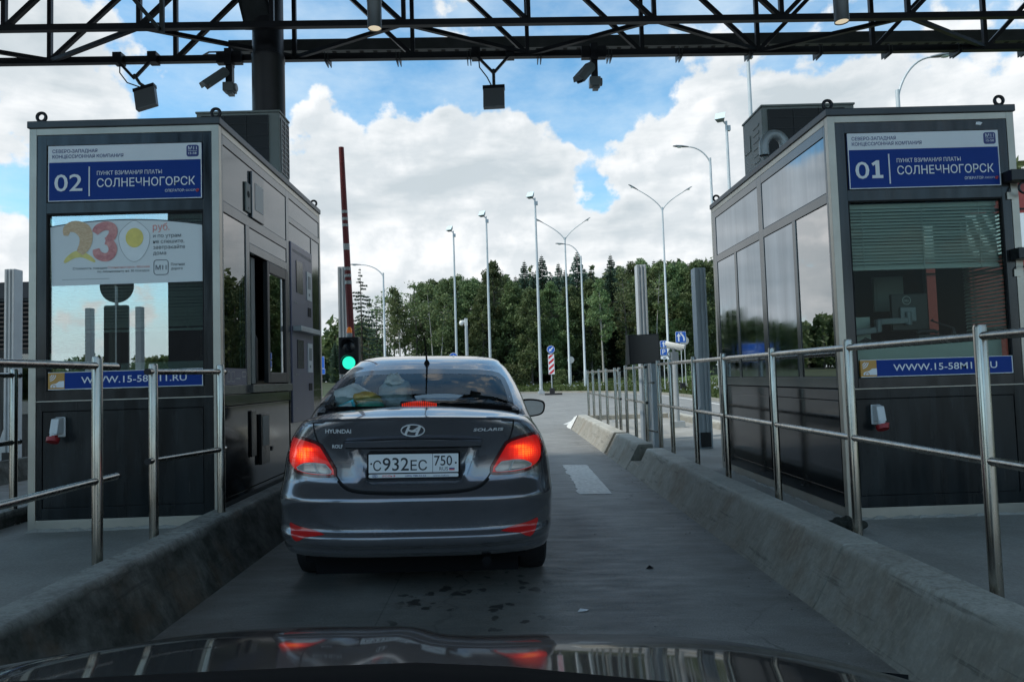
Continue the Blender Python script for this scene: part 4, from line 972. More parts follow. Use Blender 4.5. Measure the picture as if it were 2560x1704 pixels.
k = MB(); k.lathe([(0, .16), (.025, .155), (.04, .13), (.042, .09), (.042, .065)], 18, (.0, .08, 1.865)); b = k.build('beacon', M['orange_lens'], t, smooth=40)
k = MB(); k.lathe([(.044, .065), (.044, .03), (.04, .0)], 18, (0, .08, 1.865)); k.build('beacon_base', M['galv'], b, smooth=40)

def cctv_pole(loc, h, aim, label, r=.055, side=1):
    t = thing('camera_post', label, 'camera', loc)
    k = MB(); k.lathe([(0, 0), (r, 0), (r, h), (0, h+.004)], 18); k.build('pole', M['galv'], t, smooth=40)
    k = MB(); k.box(-.19, .19, -.15, .15, 0, .025); k.box(-.14, .14, -.11, .11, .025, .16); k.build('base', M['galv'], t, bevel=.008)
    k = MB(); k.box(-.07, .07, -.07, .07, h-.14, h+.06); k.tube([(0, 0, h+.03), (-.02*side, 0, h+.12)], .035, 10); k.tube([(-.09*side, -.02, h+.14), (-.16*side, -.03, h+.02), (-.10*side, -.04, h-.1)], .016, 8); k.build('mount', M['cctv'], t, bevel=.004)
    k = MB(); k.tube([(-.20, 0, 0), (-.19, 0, 0), (.19, 0, 0), (.20, 0, 0)], [.062, .072, .072, .062], 18); k.prism(rrect(-.08, .08, -.02, .09, .03), -.24, .24, 'yz'); hd = k.build('camera_housing', M['cctvw'], t, bevel=.004, smooth=40); hd.scale = (.86, .86, .86); hd.location = (.02*side, 0, h+.17); hd.rotation_euler = (0, radians(14*side), aim)
    k = MB(); k.lathe([(0, .205*side), (.055, .205*side)], 16, (0, 0, 0), 'x'); k.build('lens_window', M['screen'], hd)
cctv_pole((3.655, 14.72, ISL_R-.03), 1.55, radians(-30), 'white camera on a pale grey post behind the railing, aimed right')
cctv_pole((-2.72, 9.6, ISL_L), 1.12, radians(30), 'white camera on low post between booth 02 and the traffic light', .05, -1)

# cloth lying on the island
k = MB(); rr = random.Random(5)
pts = []
for i in range(9):
    a = rr.uniform(0, 6.28); pts.append((rr.uniform(-.10, .10), rr.uniform(-.07, .07)))
for (x, y) in pts: k.ell((x, y, .035+rr.uniform(-.01, .02)), rr.uniform(.03, .07), rr.uniform(.03, .06), rr.uniform(.025, .05), 12, 8)
k.tube([(-.26, .10, .015), (-.15, .05, .03), (-.05, .02, .04), (.05, -.03, .04)], [.012, .03, .04, .03], 10)
M['rag'] = pmat('dirty_cloth', (.025, .028, .022), .95, var=.4, vs=30, bump=.8, bs=60)
rag = k.build('rag', M['rag'], loc=(2.37, 4.95, ISL_R), smooth=80); tag(rag, 'crumpled dark rag lying on the island beside booth 01', 'rag')

# ------------------------------------------------------------------ street lamps and masts
def at(px, py, Y):
    """point seen in direction (px, py) of the survey photo at distance Y, used to read off positions"""
    u, v = (px-1280)/1750.0, -(py-852)/1750.0
    d = _right*u+_up*v+_f; return d*(Y/d.y)+V((0, 0, EYE))
def floodmast(px, py, Y, label, zb=.1):
    p = at(px, py, Y); h = p.z-zb
    t = thing('floodlight_mast', label, 'floodlight', (p.x, p.y, zb), 0, 'tall floodlight masts')
    k = MB(); k.lathe([(0, 0), (.22, 0), (.22, .03), (.13, .05), (.125, .3), (.072, h), (0, h)], 14); k.build('pole', M['lamppost'], t, smooth=40)
    k = MB(); k.box(-.24, .24, -.24, .24, -.02, .18); k.box(-.14, .14, -.14, .14, .18, .35); k.build('footing', M['galv'], t, bevel=.02)
    k = MB(); k.bar((0, 0, h-.3), (0, 0, h+.25), .09, .09); k.bar((0, 0, h+.05), (-.22, -.05, h+.28), .07, .07); k.box(.04, .2, -.1, .1, h-.3, h-.02); k.build('head_bracket', M['galv'], t)
    k = MB(); k.add([(-.27, -.02, -.27), (.27, -.02, -.27), (.27, -.02, .27), (-.27, -.02, .27), (-.17, .28, -.17), (.17, .28, -.17), (.17, .28, .17), (-.17, .28, .17)], [(4, 5, 6, 7), (0, 1, 5, 4), (1, 2, 6, 5), (2, 3, 7, 6), (3, 0, 4, 7)])
    hd = k.build('floodlight_head', M['cctv'], t); hd.location = (-.36, -.1, h+.50); hd.rotation_euler = (radians(-38), 0, radians(-28))
    k = MB(); k.box(-.27, .27, -.035, -.0205, -.27, .27); k.build('glass', M['lampglass'], hd)
    return t
floodmast(1133.5, 584, 64, 'floodlight mast rising behind the car roof, left of three')
floodmast(1215.5, 548, 59, 'floodlight mast rising behind the car roof, middle of three')
floodmast(1337.5, 503, 52.7, 'floodlight mast on concrete footing beside the striped board', .05)
floodmast(1816, 314, 38, 'floodlight mast whose head shows above roof edge of booth 01', .5)
floodmast(1869, 130, 30, 'tall mast behind the air conditioner of booth 01, its top hidden by the truss', .4)

def arm_head(k, g, p, d, s=1.0):
    """cobra head of a street lamp at p pointing along d"""
    p = V(p); d = V(d).normalized(); side = d.cross(V((0, 0, 1))).normalized()
    n = 12; rings = []
    for (t, w, h) in ((0, .05, .05), (.12, .09, .06), (.4, .15, .085), (.75, .14, .08), (.95, .06, .03)):
        c = p+d*(t*s); rings.append([c+side*(w*s*cos(2*pi*j/n))+V((0, 0, 1))*(h*s*sin(2*pi*j/n)*(1 if sin(2*pi*j/n) > 0 else .35)) for j in range(n)])
    vs = [q for r in rings for q in r]; m = len(rings)
    k.add(vs, [(i*n+j, i*n+(j+1) % n, (i+1)*n+(j+1) % n, (i+1)*n+j) for i in range(m-1) for j in range(n)]+[tuple(range(n)), tuple((m-1)*n+j for j in range(n-1, -1, -1))])
    c = p+d*(.55*s)-V((0, 0, .035*s)); g.ell(tuple(c), .17*s, .12*s, .05*s, 12, 6)
def street_lamp(px, py, Y, arms, label, zb=.2, rise=1.3, group='street lamps'):
    """arms: list of (dx, dz) reach from the pole top"""
    p = at(px, py, Y); h = p.z-zb
    t = thing('street_lamp', label, 'street lamp', (p.x, p.y, zb), 0, group)
    k = MB(); k.lathe([(0, 0), (.2, 0), (.2, .03), (.12, .05), (.12, 1.6), (.105, 1.62), (.07, h-rise*.0), (0, h)], 14); k.build('pole', M['lamppost'], t, smooth=40)
    k = MB(); k.box(-.2, .2, -.2, .2, -.15, .06); k.build('footing', M['kerb'], t)
    for (dx, dz) in arms:
        k = MB(); g = MB(); pts = []
        for i in range(11):
            q = i/10; pts.append((dx*(q**1.35), 0, h-.35+(dz+.35)*(1-(1-q)**1.9 if dz < rise else q**.85)))
        k.tube(pts, [lerp(.05, .035, i/10) for i in range(11)], 8); a = k.build('lamp_arm', M['lamppost'], t, smooth=50)
        k = MB(); d = V(pts[-1])-V(pts[-2]); arm_head(k, g, V(pts[-1])-d.normalized()*.05, d+V((0, 0, -.0)))
        hd = k.build('lamp_head', M['cctv'], a, smooth=50); g.build('lamp_glass', M['lampglass'], hd, smooth=60)
    return t
street_lamp(1412, 593, 66, [(-2.05, 1.45), (1.75, 1.35)], 'Y shaped double street lamp right of the striped board')
street_lamp(1655.5, 518, 60, [(-2.10, 1.60), (1.90, 1.30)], 'tallest Y shaped double street lamp, left of booth 01', .5)
street_lamp(1452, 640, 62, [(-1.35, 1.1)], 'single arm street lamp just right of the double lamp')
street_lamp(958, 682, 60, [(-1.95, .75)], 'single arm street lamp left of the forest, arm pointing left')
street_lamp(1775, 395, 42, [(-1.35, .72)], 'single arm street lamp with flat arm beside corner of booth 01', .4)
street_lamp(2243, 225, 25, [(1.35, 1.20)], 'street lamp behind booth 01 with arm curving up right', .4)

# ------------------------------------------------------------------ road signs
def sign_pole(name, label, px, Y, zb, zt, r=.03, group=None):
    p = at(px, 960, Y); t = thing(name, label, 'road sign', (p.x, Y, zb), 0, group)
    k = MB(); k.tube([(0, .03, 0), (0, .03, zt-zb)], r, 10); k.build('sign_pole', M['lamppost'], t, smooth=40)
    return t
def disc(t, z, r, face='signblue', name='sign_face'):
    k = MB(); k.lathe([(0, -.012), (r*.93, -.012), (r*.93, -.006)], 32, (0, 0, z), 'y'); f = k.build(name, M[face], t)
    k = MB(); k.lathe([(r*.93, -.0125), (r, -.0125), (r, .0), (0, .0)], 32, (0, 0, z), 'y'); k.build('sign_rim', M['white'], f); return f
def arrow(k, x, z, ln, w, ang, y=-.016):
    pts = [(-w/2, -ln/2), (w/2, -ln/2), (w/2, ln*.08), (w*1.4, ln*.08), (0, ln/2), (-w*1.4, ln*.08), (-w/2, ln*.08)]
    c, s = cos(ang), sin(ang); vs = [(x+a*c-b*s, y, z+a*s+b*c) for a, b in pts]
    k.add(vs, [(0, 1, 2, 6), (3, 4, 5)]); 
def plate(t, z, w, h, face='signblue', name='sign_face', x=0):
    k = MB(); k.prism(rrect(x-w/2+.02, x+w/2-.02, z-h/2+.02, z+h/2-.02, .04), -.012, -.004); f = k.build(name, M[face], t)
    k = MB(); k.prism(rrect(x-w/2, x+w/2, z-h/2, z+h/2, .06), -.0045, .0); k.build('sign_rim', M['white'], f); return f
# keep-left arrow over a red and white striped board
t = sign_pole('striped_sign', 'blue round arrow sign over a red and white striped board', 1380, 50.8, .05, 3.55)
f = disc(t, 3.27-.05, .285); k = MB(); arrow(k, 0, 3.22, .42, .085, radians(135)); k.build('arrow', M['white'], f, flip=False)
k = MB(); k.box(-.22, .22, -.012, 0, 1.42, 2.86); b = k.build('striped_board', M['white'], t, bevel=.004)
k = MB()
def clipz(poly, z0, z1):
    for (s, zz) in ((1, z0), (-1, z1)):
        o = []
        for i in range(len(poly)):
            a, b2 = poly[i], poly[(i+1) % len(poly)]; ia, ib = s*(a[1]-zz) >= 0, s*(b2[1]-zz) >= 0
            if ia: o.append(a)
            if ia != ib: q = (zz-a[1])/(b2[1]-a[1]); o.append((lerp(a[0], b2[0], q), zz))
        poly = o
        if len(poly) < 3: return None
    return poly
for i in range(-1, 5):
    z0 = 1.46+i*.40; poly = clipz([(-.19, z0-.16), (.19, z0+.16), (.19, z0+.36), (-.19, z0+.04)], 1.45, 2.83)
    if poly: k.add([(x, -.0145, z) for x, z in poly], [tuple(range(len(poly)))])
k.build('red_stripes', M['signred'], b, flip=False)
k = MB(); k.box(-.18, .18, -.15, .2, -.05, .42); k.box(-.55, .7, -.3, .3, -.06, .05); k.build('sign_base', M['rubber'], t, bevel=.02)
# lane merge sign on the verge
t = sign_pole('lane_sign', 'square blue sign with two white lane arrows', 1707, 44.6, .3, 3.95)
f = plate(t, 3.27, .68, .72); k = MB(); arrow(k, -.14, 3.27, .54, .09, 0)
vs, fs = ribbon2d(smooth_poly([(.20, 3.02), (.20, 3.25), (.10, 3.40), (.0, 3.47)], 2), .09); k.add([(x, -.016, z) for x, z in vs], fs); k.add([(-.06, -.016, 3.55), (.10, -.016, 3.55), (-.02, -.016, 3.40)], [(0, 1, 2)]); k.build('arrows', M['white'], f, flip=False)
k = MB(); k.box(-.16, .16, -.14, .2, -.05, .35); k.build('sign_base', M['rubber'], t, bevel=.02)
t = sign_pole('round_sign_back', 'grey back of round sign half hidden by lane arrow sign', 1716, 50, .3, 3.7)
k = MB(); k.lathe([(0, -.02), (.31, -.02), (.31, -.03), (0, -.03)], 28, (0, 0, 3.28), 'y'); k.build('sign_face', M['signback'], t)
t = sign_pole('round_sign_back', 'small grey back of round sign low on double street lamp', 1429, 68, .3, 2.95)
k = MB(); k.lathe([(0, -.02), (.33, -.02), (.33, -.03), (0, -.03)], 28, (0, 0, 2.55), 'y'); k.build('sign_face', M['signback'], t)
# parking sign pair
t = sign_pole('parking_sign', 'pair of small blue signs, arrow over letter P', 1663, 44, .3, 3.2)
f = plate(t, 2.83, .44, .44); k = MB(); arrow(k, 0, 2.83, .34, .085, 0); k.build('arrow', M['white'], f, flip=False)
f = plate(t, 2.34, .44, .44); k = MB(); text(k, 'P', lambda u, h: (u, -.016, h), -.0, 2.20, .29, .20, .02, 'c'); k.build('letter', M['white'], f)
f = plate(t, 1.98, .42, .20, 'white'); k = MB(); k.box(-.05, .12, -.016, -.0125, 1.95, 2.01); k.build('pictogram', M['blackink'], f)
# round arrow sign over the car roof
t = sign_pole('arrow_sign', 'small round blue sign with white arrow just above car roof', 1135.5, 46, .05, 2.98)
f = disc(t, 2.76-.05, .30); k = MB(); arrow(k, 0, 2.71, .36, .07, 0); k.build('arrow', M['white'], f, flip=False)
# large blue direction board at the far left
t = sign_pole('direction_sign', 'large blue direction board behind the low left camera', 775, 55, .2, 3.1, .06)
f = plate(t, 2.75, 2.3, .95); g = plate(t, 2.15-.1, 2.5, .45, x=-.05)
k = MB(); text(k, 'P', lambda u, h: (u, -.016, h), -.1, 2.75, .30, .2, .02, 'c'); vs, fs = ribbon2d([(.25, 2.62), (.55, 2.56)], .08); k.add([(x, -.016, z) for x, z in vs], fs); k.box(.6, .95, -.016, -.0125, 2.50, 2.60); k.build('lettering', M['white'], f)
# small camera mast with a dome camera above the car roof
p = at(1165, 800, 50); t = thing('dome_camera_mast', 'short grey mast with white dome cameras among the floodlights', 'camera', (p.x, 50, .1))
k = MB(); k.lathe([(0, 0), (.11, 0), (.11, 5.55), (0, 5.55)], 14); k.build('pole', M['galv'], t, smooth=40)
k = MB(); k.box(-.28, .02, -.08, .08, 5.28, 5.42); k.ell((-.33, 0, 5.22), .17, .17, .19); k.box(-.12, .1, -.1, .1, 5.0, 5.5); k.build('dome_camera', M['cctvw'], t, smooth=40)

# ------------------------------------------------------------------ buildings at the edges
t = thing('red_building', 'red clad building with white board past booth 01', 'building', (22.2, 36, .0))
k = MB(); k.box(0, 14, 0, 10, -.5, 11.0); w = k.build('wall', M['brick'], t)
k = MB()
for z in (3.0, 6.0, 9.3): k.box(-.02, 14.02, -.03, .0, z, z+.09)
for x in (2.5, 5, 7.5, 10, 12.5): k.box(x, x+.09, -.028, .0, 0, 11)
k.build('panel_joint', M['gap'], w)
k = MB(); k.box(.10, 6.0, -.10, -.031, 6.9, 9.1); k.build('fascia_board', M['white'], t)
k = MB(); k.box(-.2, 14.2, -.2, 10.2, 11, 11.3); k.build('roof', M['fascia'], t)
t = thing('louvred_cabin', 'dark louvred cabin past left edge of booth 02', 'cabin', (-11.9, 14.2, .0))
k = MB(); k.box(0, 3.6, 0, 3.0, 0, 3.22); k.build('wall', M['lower'], t)
k = MB(); k.box(-.05, 3.65, -.06, 3.05, 3.22, 3.55); k.build('roof', M['blackmetal'], t)
for i in range(11):
    k = MB(); k.add([(.1, -.05, 2.20+.09*i), (3.5, -.05, 2.20+.09*i), (3.5, -.005, 2.275+.09*i), (.1, -.005, 2.275+.09*i)], [(0, 1, 2, 3)]); k.build('louvre', M['louvre'], t)
k = MB(); k.box(2.1, 3.4, -.02, -.001, .9, 2.1); k.build('window_pane', M['glass_side'], t)
t = thing('barrier', 'lowered barrier of next lane, red tipped dark arm at left edge', 'barrier', (-7.2, 9.2, 0))
k = MB(); k.bar((-2.6, 0, 1.25), (.0, 0, 1.25), .05, .05); k.build('arm', M['blackmetal'], t)
k = MB(); k.box(-.02, .34, -.07, .07, 1.15, 1.36); k.build('red_tip', M['barrier_red'], t, bevel=.01)
k = MB(); k.box(-3.0, -2.6, -.2, .2, 0, 1.4); k.build('cabinet', M['blackmetal'], t)
mb = MB(); mb.prism([(-7.4, -.1), (-7.4, .34), (-7.2, .36), (-7.05, .0), (-7.05, -.1)], 2, 12.5); tag(mb.build('mossy_kerb', M['kerb_dark'], bevel=.01), kind='structure')
# posts and boards behind the viewpoint, mirrored in the window of booth 02
slot_post(-12.15, -10, 0, 3.75, 'grey post behind the camera, mirrored left in booth 02 window', foot=False); slot_post(-10.68, -10, 0, 3.75, 'grey post behind the camera, mirrored right in booth 02 window', foot=False)
t = thing('round_board_sign', 'round board over dark panel, mirrored in booth 02 window', 'road sign', (-11.45, -10.2, 0))
k = MB(); k.lathe([(0, 0), (.50, 0), (.50, .05), (0, .05)], 28, (0, 0, 4.42), 'y'); k.build('round_board', M['black'], t)
k = MB(); k.prism(rrect(-.36, .36, 1.4, 3.84, .06), 0, .08); k.build('panel', M['black'], t)
k = MB(); k.tube([(0, .04, 0), (0, .04, 4.4)], .05, 10); k.build('pole', M['galv'], t)
k = MB(); k.box(-9.95, -8.3, -11.2, -10.2, 0, 9.5); k.box(-10.0, -8.25, -11.25, -10.15, 0, .4); tag(k.build('added_dark_block', M['blackmetal'], bevel=.02), 'tall dark pylon added behind the viewpoint, mirrored at right of booth 02 window', 'blocker')  # unseen dark block, added to cut the sky reflection in the pane

# ------------------------------------------------------------------ wire fence in front of the forest
t = thing('wire_fence', 'low wire fence of thin stakes before the trees', 'fence', (0, 76, 0))
for i in range(22):
    x = -8+1.9*i; z = terrain_z(x, 76); k = MB(); k.tube([(x, 0, z-.1), (x, 0, z+1.05)], .035, 6); k.build('stake', M['lamppost'], t)
k = MB(); k.tube([(-8+1.9*i, -.04, terrain_z(-8+1.9*i, 76)+.9) for i in range(22)], .008, 4); k.build('wire', M['galv'], t)

# grit, leaves and scraps along the foot of the kerbs
k = MB(); rg = random.Random(12)
for i in range(260):
    y = rg.uniform(1.4, 14); s = rg.random()
    x = (1.70-abs(rg.gauss(0, .10))) if s < .55 else ((-1.82+abs(rg.gauss(0, .10))) if s < .8 else rg.uniform(-1.6, 1.5))
    r0 = rg.uniform(.003, .011); z = lane_z(x); a = rg.uniform(0, 6.28); c_, s_ = cos(a)*r0, sin(a)*r0; h = r0*rg.uniform(.4, .9)
    k.add([(x-c_, y-s_, z-.001), (x+s_, y-c_, z-.001), (x+c_*1.3, y+s_*1.3, z-.001), (x-s_, y+c_, z-.001), (x+s_*.2, y+c_*.2, z+h)], [(0, 1, 4), (1, 2, 4), (2, 3, 4), (3, 0, 4)])
M['grit'] = pmat('grit', (.07, .065, .055), .9, col2=(.32, .31, .28), vs=9, var=.3)
tag(k.build('road_grit', M['grit']), 'small stones and scraps scattered along the kerb feet', 'grit', kind='stuff')
for (x, y, s, lab, m) in ((.42, 4.05, .022, 'small white paper scrap on the lane right of the car', 'white'), (1.02, 3.55, .014, 'tiny white scrap on the lane near the right kerb', 'white'), (.98, 4.9, .02, 'small black lump on the lane before the white marking', 'black')):
    k = MB(); k.add([(-s*1.5, -s, .002), (s, -s*.8, .004), (s*1.6, s*.6, .002), (-s*.6, s, .006), (0, 0, .010 if m == 'white' else .022)], [(0, 1, 4), (1, 2, 4), (2, 3, 4), (3, 0, 4)]); tag(k.build('litter', M[m], loc=(x, y, lane_z(x)+.001)), lab, 'litter')

# ------------------------------------------------------------------ the grey car in the lane
def paint_material():
    m = pmat('metallic_paint', (.195, .20, .222), .2, .75, coat=1.0, coat_r=.015)
    t = NT(m.node_tree); p = t.n['Principled BSDF']
    o = t.node('ShaderNodeTexCoord').outputs['Object']
    fl = t.rng(t.noise(o, 900.0, 1.0), .3, .7, .85, 1.15)
    x, y, z = t.sep(o)
    dust = t.math('MULTIPLY', t.rng(z, .25, .62, .55, 0), t.rng(t.noise(o, 6.0, 5.0, .6), .35, .7, .5, 1))
    col = t.mix(1.0, (.195, .20, .222, 1), t.comb(fl, fl, fl), 'MULTIPLY'); col = t.mix(dust, col, (.07, .07, .065, 1))
    t.put(p.inputs['Base Color'], col)
    t.put(p.inputs['Metallic'], t.math('SUBTRACT', .75, t.math('MULTIPLY', dust, .6)))
    t.put(p.inputs['Coat Weight'], t.math('SUBTRACT', 1.0, t.math('MULTIPLY', dust, .8)))
    return m
M['paint_car'] = paint_material()
M['chrome'] = pmat('chrome', (.78, .80, .82), .25, .6)
M['frit'] = pmat('glass_border', (.006, .006, .007), .12)
M['car_glass'] = glassmat('car_glass', (.84, .93, .90), .012, 1.16)
M['clear_lens'] = pmat('clear_lamp_lens', (.36, .35, .345), .12, .3, coat=1.0)
M['reflector'] = pmat('red_reflector', (.34, .012, .015), .18, coat=1.0, emit=(1, .03, .02), es=.03)
M['lamp_rim'] = pmat('dark_red_rim', (.10, .004, .006), .15, coat=1.0)
M['trim_dark'] = pmat('dark_car_plastic', (.010, .010, .011), .9, spec=.08)
M['mirror'] = pmat('mirror_glass', (.34, .38, .40), .03, 1.0)
M['tyre'] = pmat('tyre_rubber', (.012, .012, .013), .8, bump=.3, bs=60)
M['rim'] = pmat('wheel_rim', (.35, .36, .37), .3, .9)
M['badge'] = pmat('bright_badge', (.85, .86, .87), .3, .2)
M['plate_white'] = pmat('plate_white', (.74, .76, .77), .35)
M['seat'] = pmat('seat_fabric', (.012, .013, .015), .9)
def tail_lens():
    m = bpy.data.materials.new('glowing_tail_lens'); m.use_nodes = True; t = NT(m.node_tree); p = t.n['Principled BSDF']
    o = t.node('ShaderNodeTexCoord').outputs['Object']; x, y, z = t.sep(o)
    ax = t.math('ABSOLUTE', x)
    def spot(cx, cz, rx, rz):
        a = t.math('DIVIDE', t.math('SUBTRACT', ax, cx), rx); b = t.math('DIVIDE', t.math('SUBTRACT', z, cz), rz)
        return t.math('EXPONENT', t.math('MULTIPLY', t.math('ADD', t.math('MULTIPLY', a, a), t.math('MULTIPLY', b, b)), -1.0))
    glow = t.math('ADD', spot(.655, .895, .085, .055), t.math('MULTIPLY', spot(.61, .93, .05, .012), .45))
    vo = t.node('ShaderNodeTexVoronoi'); vo.inputs['Scale'].default_value = 75.0; vo.inputs['Randomness'].default_value = .15; t.put(vo.inputs['Vector'], o)
    cell = t.rng(vo.outputs['Distance'], .1, .6, 1.15, .75)
    g = t.math('MULTIPLY', glow, cell)
    cr = t.node('ShaderNodeValToRGB'); e = cr.color_ramp.elements
    e[0].position = 0; e[0].color = (.46, .004, .006, 1); e[1].position = 1; e[1].color = (1.0, .22, .02, 1)
    n = e.new(.55); n.color = (1.0, .03, .008, 1); t.put(cr.inputs[0], g)
    t.put(p.inputs['Emission Color'], cr.outputs[0]); t.put(p.inputs['Emission Strength'], t.math('ADD', .34, t.math('MULTIPLY', g, .85)))
    p.inputs['Base Color'].default_value = (.35, .01, .012, 1); p.inputs['Roughness'].default_value = .1; p.inputs['Coat Weight'].default_value = 1.0
    return m
M['tail'] = tail_lens()
M['brake'] = pmat('brake_light', (.4, .01, .01), .2, emit=(1, .04, .012), es=.55)

NEXP = 3.2
LB = [  # z, rear y, front y, half width, depth of the rear rounding
    (.298, .15, 4.10, .79, .44), (.308, .115, 4.18, .805, .48), (.325, .085, 4.24, .815, .52), (.345, .062, 4.30, .822, .55), (.368, .048, 4.33, .826, .58), (.385, .022, 4.34, .828, .6), (.405, .004, 4.35, .832, .6), (.448, .0, 4.36, .838, .6), (.462, .022, 4.36, .840, .6), (.50, .030, 4.37, .843, .6),
    (.56, .020, 4.37, .846, .62), (.615, .004, 4.36, .847, .62), (.648, .0, 4.35, .847, .62), (.668, .012, 4.34, .846, .62), (.70, .036, 4.31, .845, .62), (.74, .066, 4.26, .842, .60), (.80, .080, 4.15, .834, .58), (.86, .084, 3.98, .824, .56),
    (.92, .078, 3.72, .805, .55), (.96, .068, 3.50, .790, .55), (1.00, .052, 3.30, .768, .55), (1.04, .034, 3.12, .742, .56), (1.065, .022, 3.02, .720, .57), (1.08, .020, 2.98, .702, .57), (1.09, .030, 2.95, .685, .57)]
GH = [  # greenhouse
    (1.05, .36, 3.55, .745, .42), (1.10, .39, 3.45, .722, .44), (1.15, .445, 3.34, .706, .46), (1.20, .555, 3.23, .694, .47), (1.26, .72, 3.09, .677, .48), (1.32, .90, 2.95, .655, .48), (1.37, 1.06, 2.84, .634, .48), (1.40, 1.155, 2.77, .618, .48), (1.425, 1.22, 2.72, .602, .48), (1.45, 1.29, 2.66, .575, .47), (1.475, 1.38, 2.58, .560, .45), (1.495, 1.49, 2.48, .525, .42), (1.512, 1.63, 2.36, .455, .36), (1.524, 1.78, 2.24, .33, .28), (1.530, 1.93, 2.10, .08, .1)]
def ring_vals(tab, z): return [interps(z, [(r[0], r[i]) for r in tab]) for i in (1, 2, 3, 4)]
def crown(x, z):
    return 0.0 if z < 1.0 else (min(z, 1.09)-1.0)/.09*.024*max(0, 1-(x/.72)**2)
def plate_recess(x, z):
    hw = .285+.075*max(0, min(1, (z-.735)/.2))
    a = max(0, min(1, (hw+.012-abs(x))/.05)); b = max(0, min(1, (z-.728)/.035))*max(0, min(1, (.945-z)/.012))
    a = a*a*(3-2*a); b = b*b*(3-2*b); return .036*a*b
def rear_y(tab, x, z):
    yr, yf, w, D = ring_vals(tab, z); t = min(1.0, abs(x)/w); return yr+D*(1-(max(0, 1-t**NEXP))**(1/NEXP))
def body_y(x, z):
    zz = z
    for _ in range(3): zz = z-crown(x, zz)
    return rear_y(LB, x, zz)+(plate_recess(x, z) if .70 < z < .96 else 0)
def glass_y(x, z): return rear_y(GH, x, z)
NR, NS, NFr = 96, 44, 28
def ring(tab, z, lower):
    yr, yf, w, D = ring_vals(tab, z); pts = []
    Df = min(.9, (yf-yr-D)*.45)
    for i in range(NR+1):
        # denser sampling towards the rounded corners
        s = -1+2*i/NR; th = s*(pi/2)
        x = w*math.copysign(abs(sin(th))**(2/NEXP) if abs(s) > .55 else 0, s)
        x = w*math.copysign(abs(sin(th))**(1.0), s) if True else x
        t = abs(x)/w; y = yr+D*(1-(max(0, 1-t**NEXP))**(1/NEXP)); pts.append([x, y, z])
    for i in range(1, NS+1): pts.append([w, lerp(yr+D, yf-Df, i/NS), z])
    for i in range(1, NFr):
        th = pi*i/NFr; c, s = cos(th), sin(th)
        pts.append([w*math.copysign(abs(c)**(2/2.6), c), yf-Df+Df*abs(s)**(2/2.6), z])
    for i in range(NS): pts.append([-w, lerp(yf-Df, yr+D, i/NS), z])
    if lower:
        for p in pts:
            if p[1] < 2.0: p[1] += plate_recess(p[0], z) if (p[1] < yr+.2) else 0
            zc2 = z+crown(p[0], z)*max(0, min(1, (1.4-p[1])/.8)); p[2] = zc2
    return pts
def zlevels(tab, dz):
    z0, z1 = tab[0][0], tab[-1][0]; n = int((z1-z0)/dz); return [lerp(z0, z1, i/n) for i in range(n+1)]
def in_poly(x, z, poly):
    c = False; n = len(poly)
    for i in range(n):
        (x1, z1), (x2, z2) = poly[i], poly[(i+1) % n]
        if (z1 > z) != (z2 > z) and x < (x2-x1)*(z-z1)/(z2-z1)+x1: c = not c
    return c
REARWIN = smooth_poly([(-.600, 1.135), (-.3, 1.128), (.0, 1.126), (.3, 1.128), (.600, 1.135), (.585, 1.25), (.555, 1.35), (.46, 1.377), (.2, 1.386), (0, 1.388), (-.2, 1.386), (-.46, 1.377), (-.555, 1.35), (-.585, 1.25)], 1, True)
SIDEWIN = [[(1.02, 1.17), (1.30, 1.34), (1.55, 1.405), (1.92, 1.42), (1.92, 1.15)], [(2.02, 1.15), (2.02, 1.42), (2.45, 1.40), (2.85, 1.28), (3.02, 1.15)]]
def strip_fill(poly, fy, off, rows=24, cols=40):
    """polygon in (x, z) laid over the rear surface"""
    zs = [p[1] for p in poly]; z0, z1 = min(zs), max(zs); vs = []; fs = []; rws = []
    for r in range(rows+1):
        z = lerp(z0+1e-4, z1-1e-4, r/rows); xs = []
        for i in range(len(poly)):
            (xa, za), (xb, zb) = poly[i], poly[(i+1) % len(poly)]
            if (za > z) != (zb > z): xs.append(xa+(z-za)*(xb-xa)/(zb-za))
        if len(xs) < 2: continue
        a, b = min(xs), max(xs); rws.append(len(vs))
        for c in range(cols+1):
            x = lerp(a, b, c/cols); vs.append((x, fy(x, z)-off, z))
    for a, b in zip(rws, rws[1:]): fs += [(a+c, a+c+1, b+c+1, b+c) for c in range(cols)]
    return vs, fs
def edge_ribbon(k, pts, w, fy, off, closed=False, step=.02):
    p = resample(pts, step, closed); vs, fs = ribbon2d(p, w, closed); k.add([(x, fy(x, z)-off, z) for x, z in vs], fs)

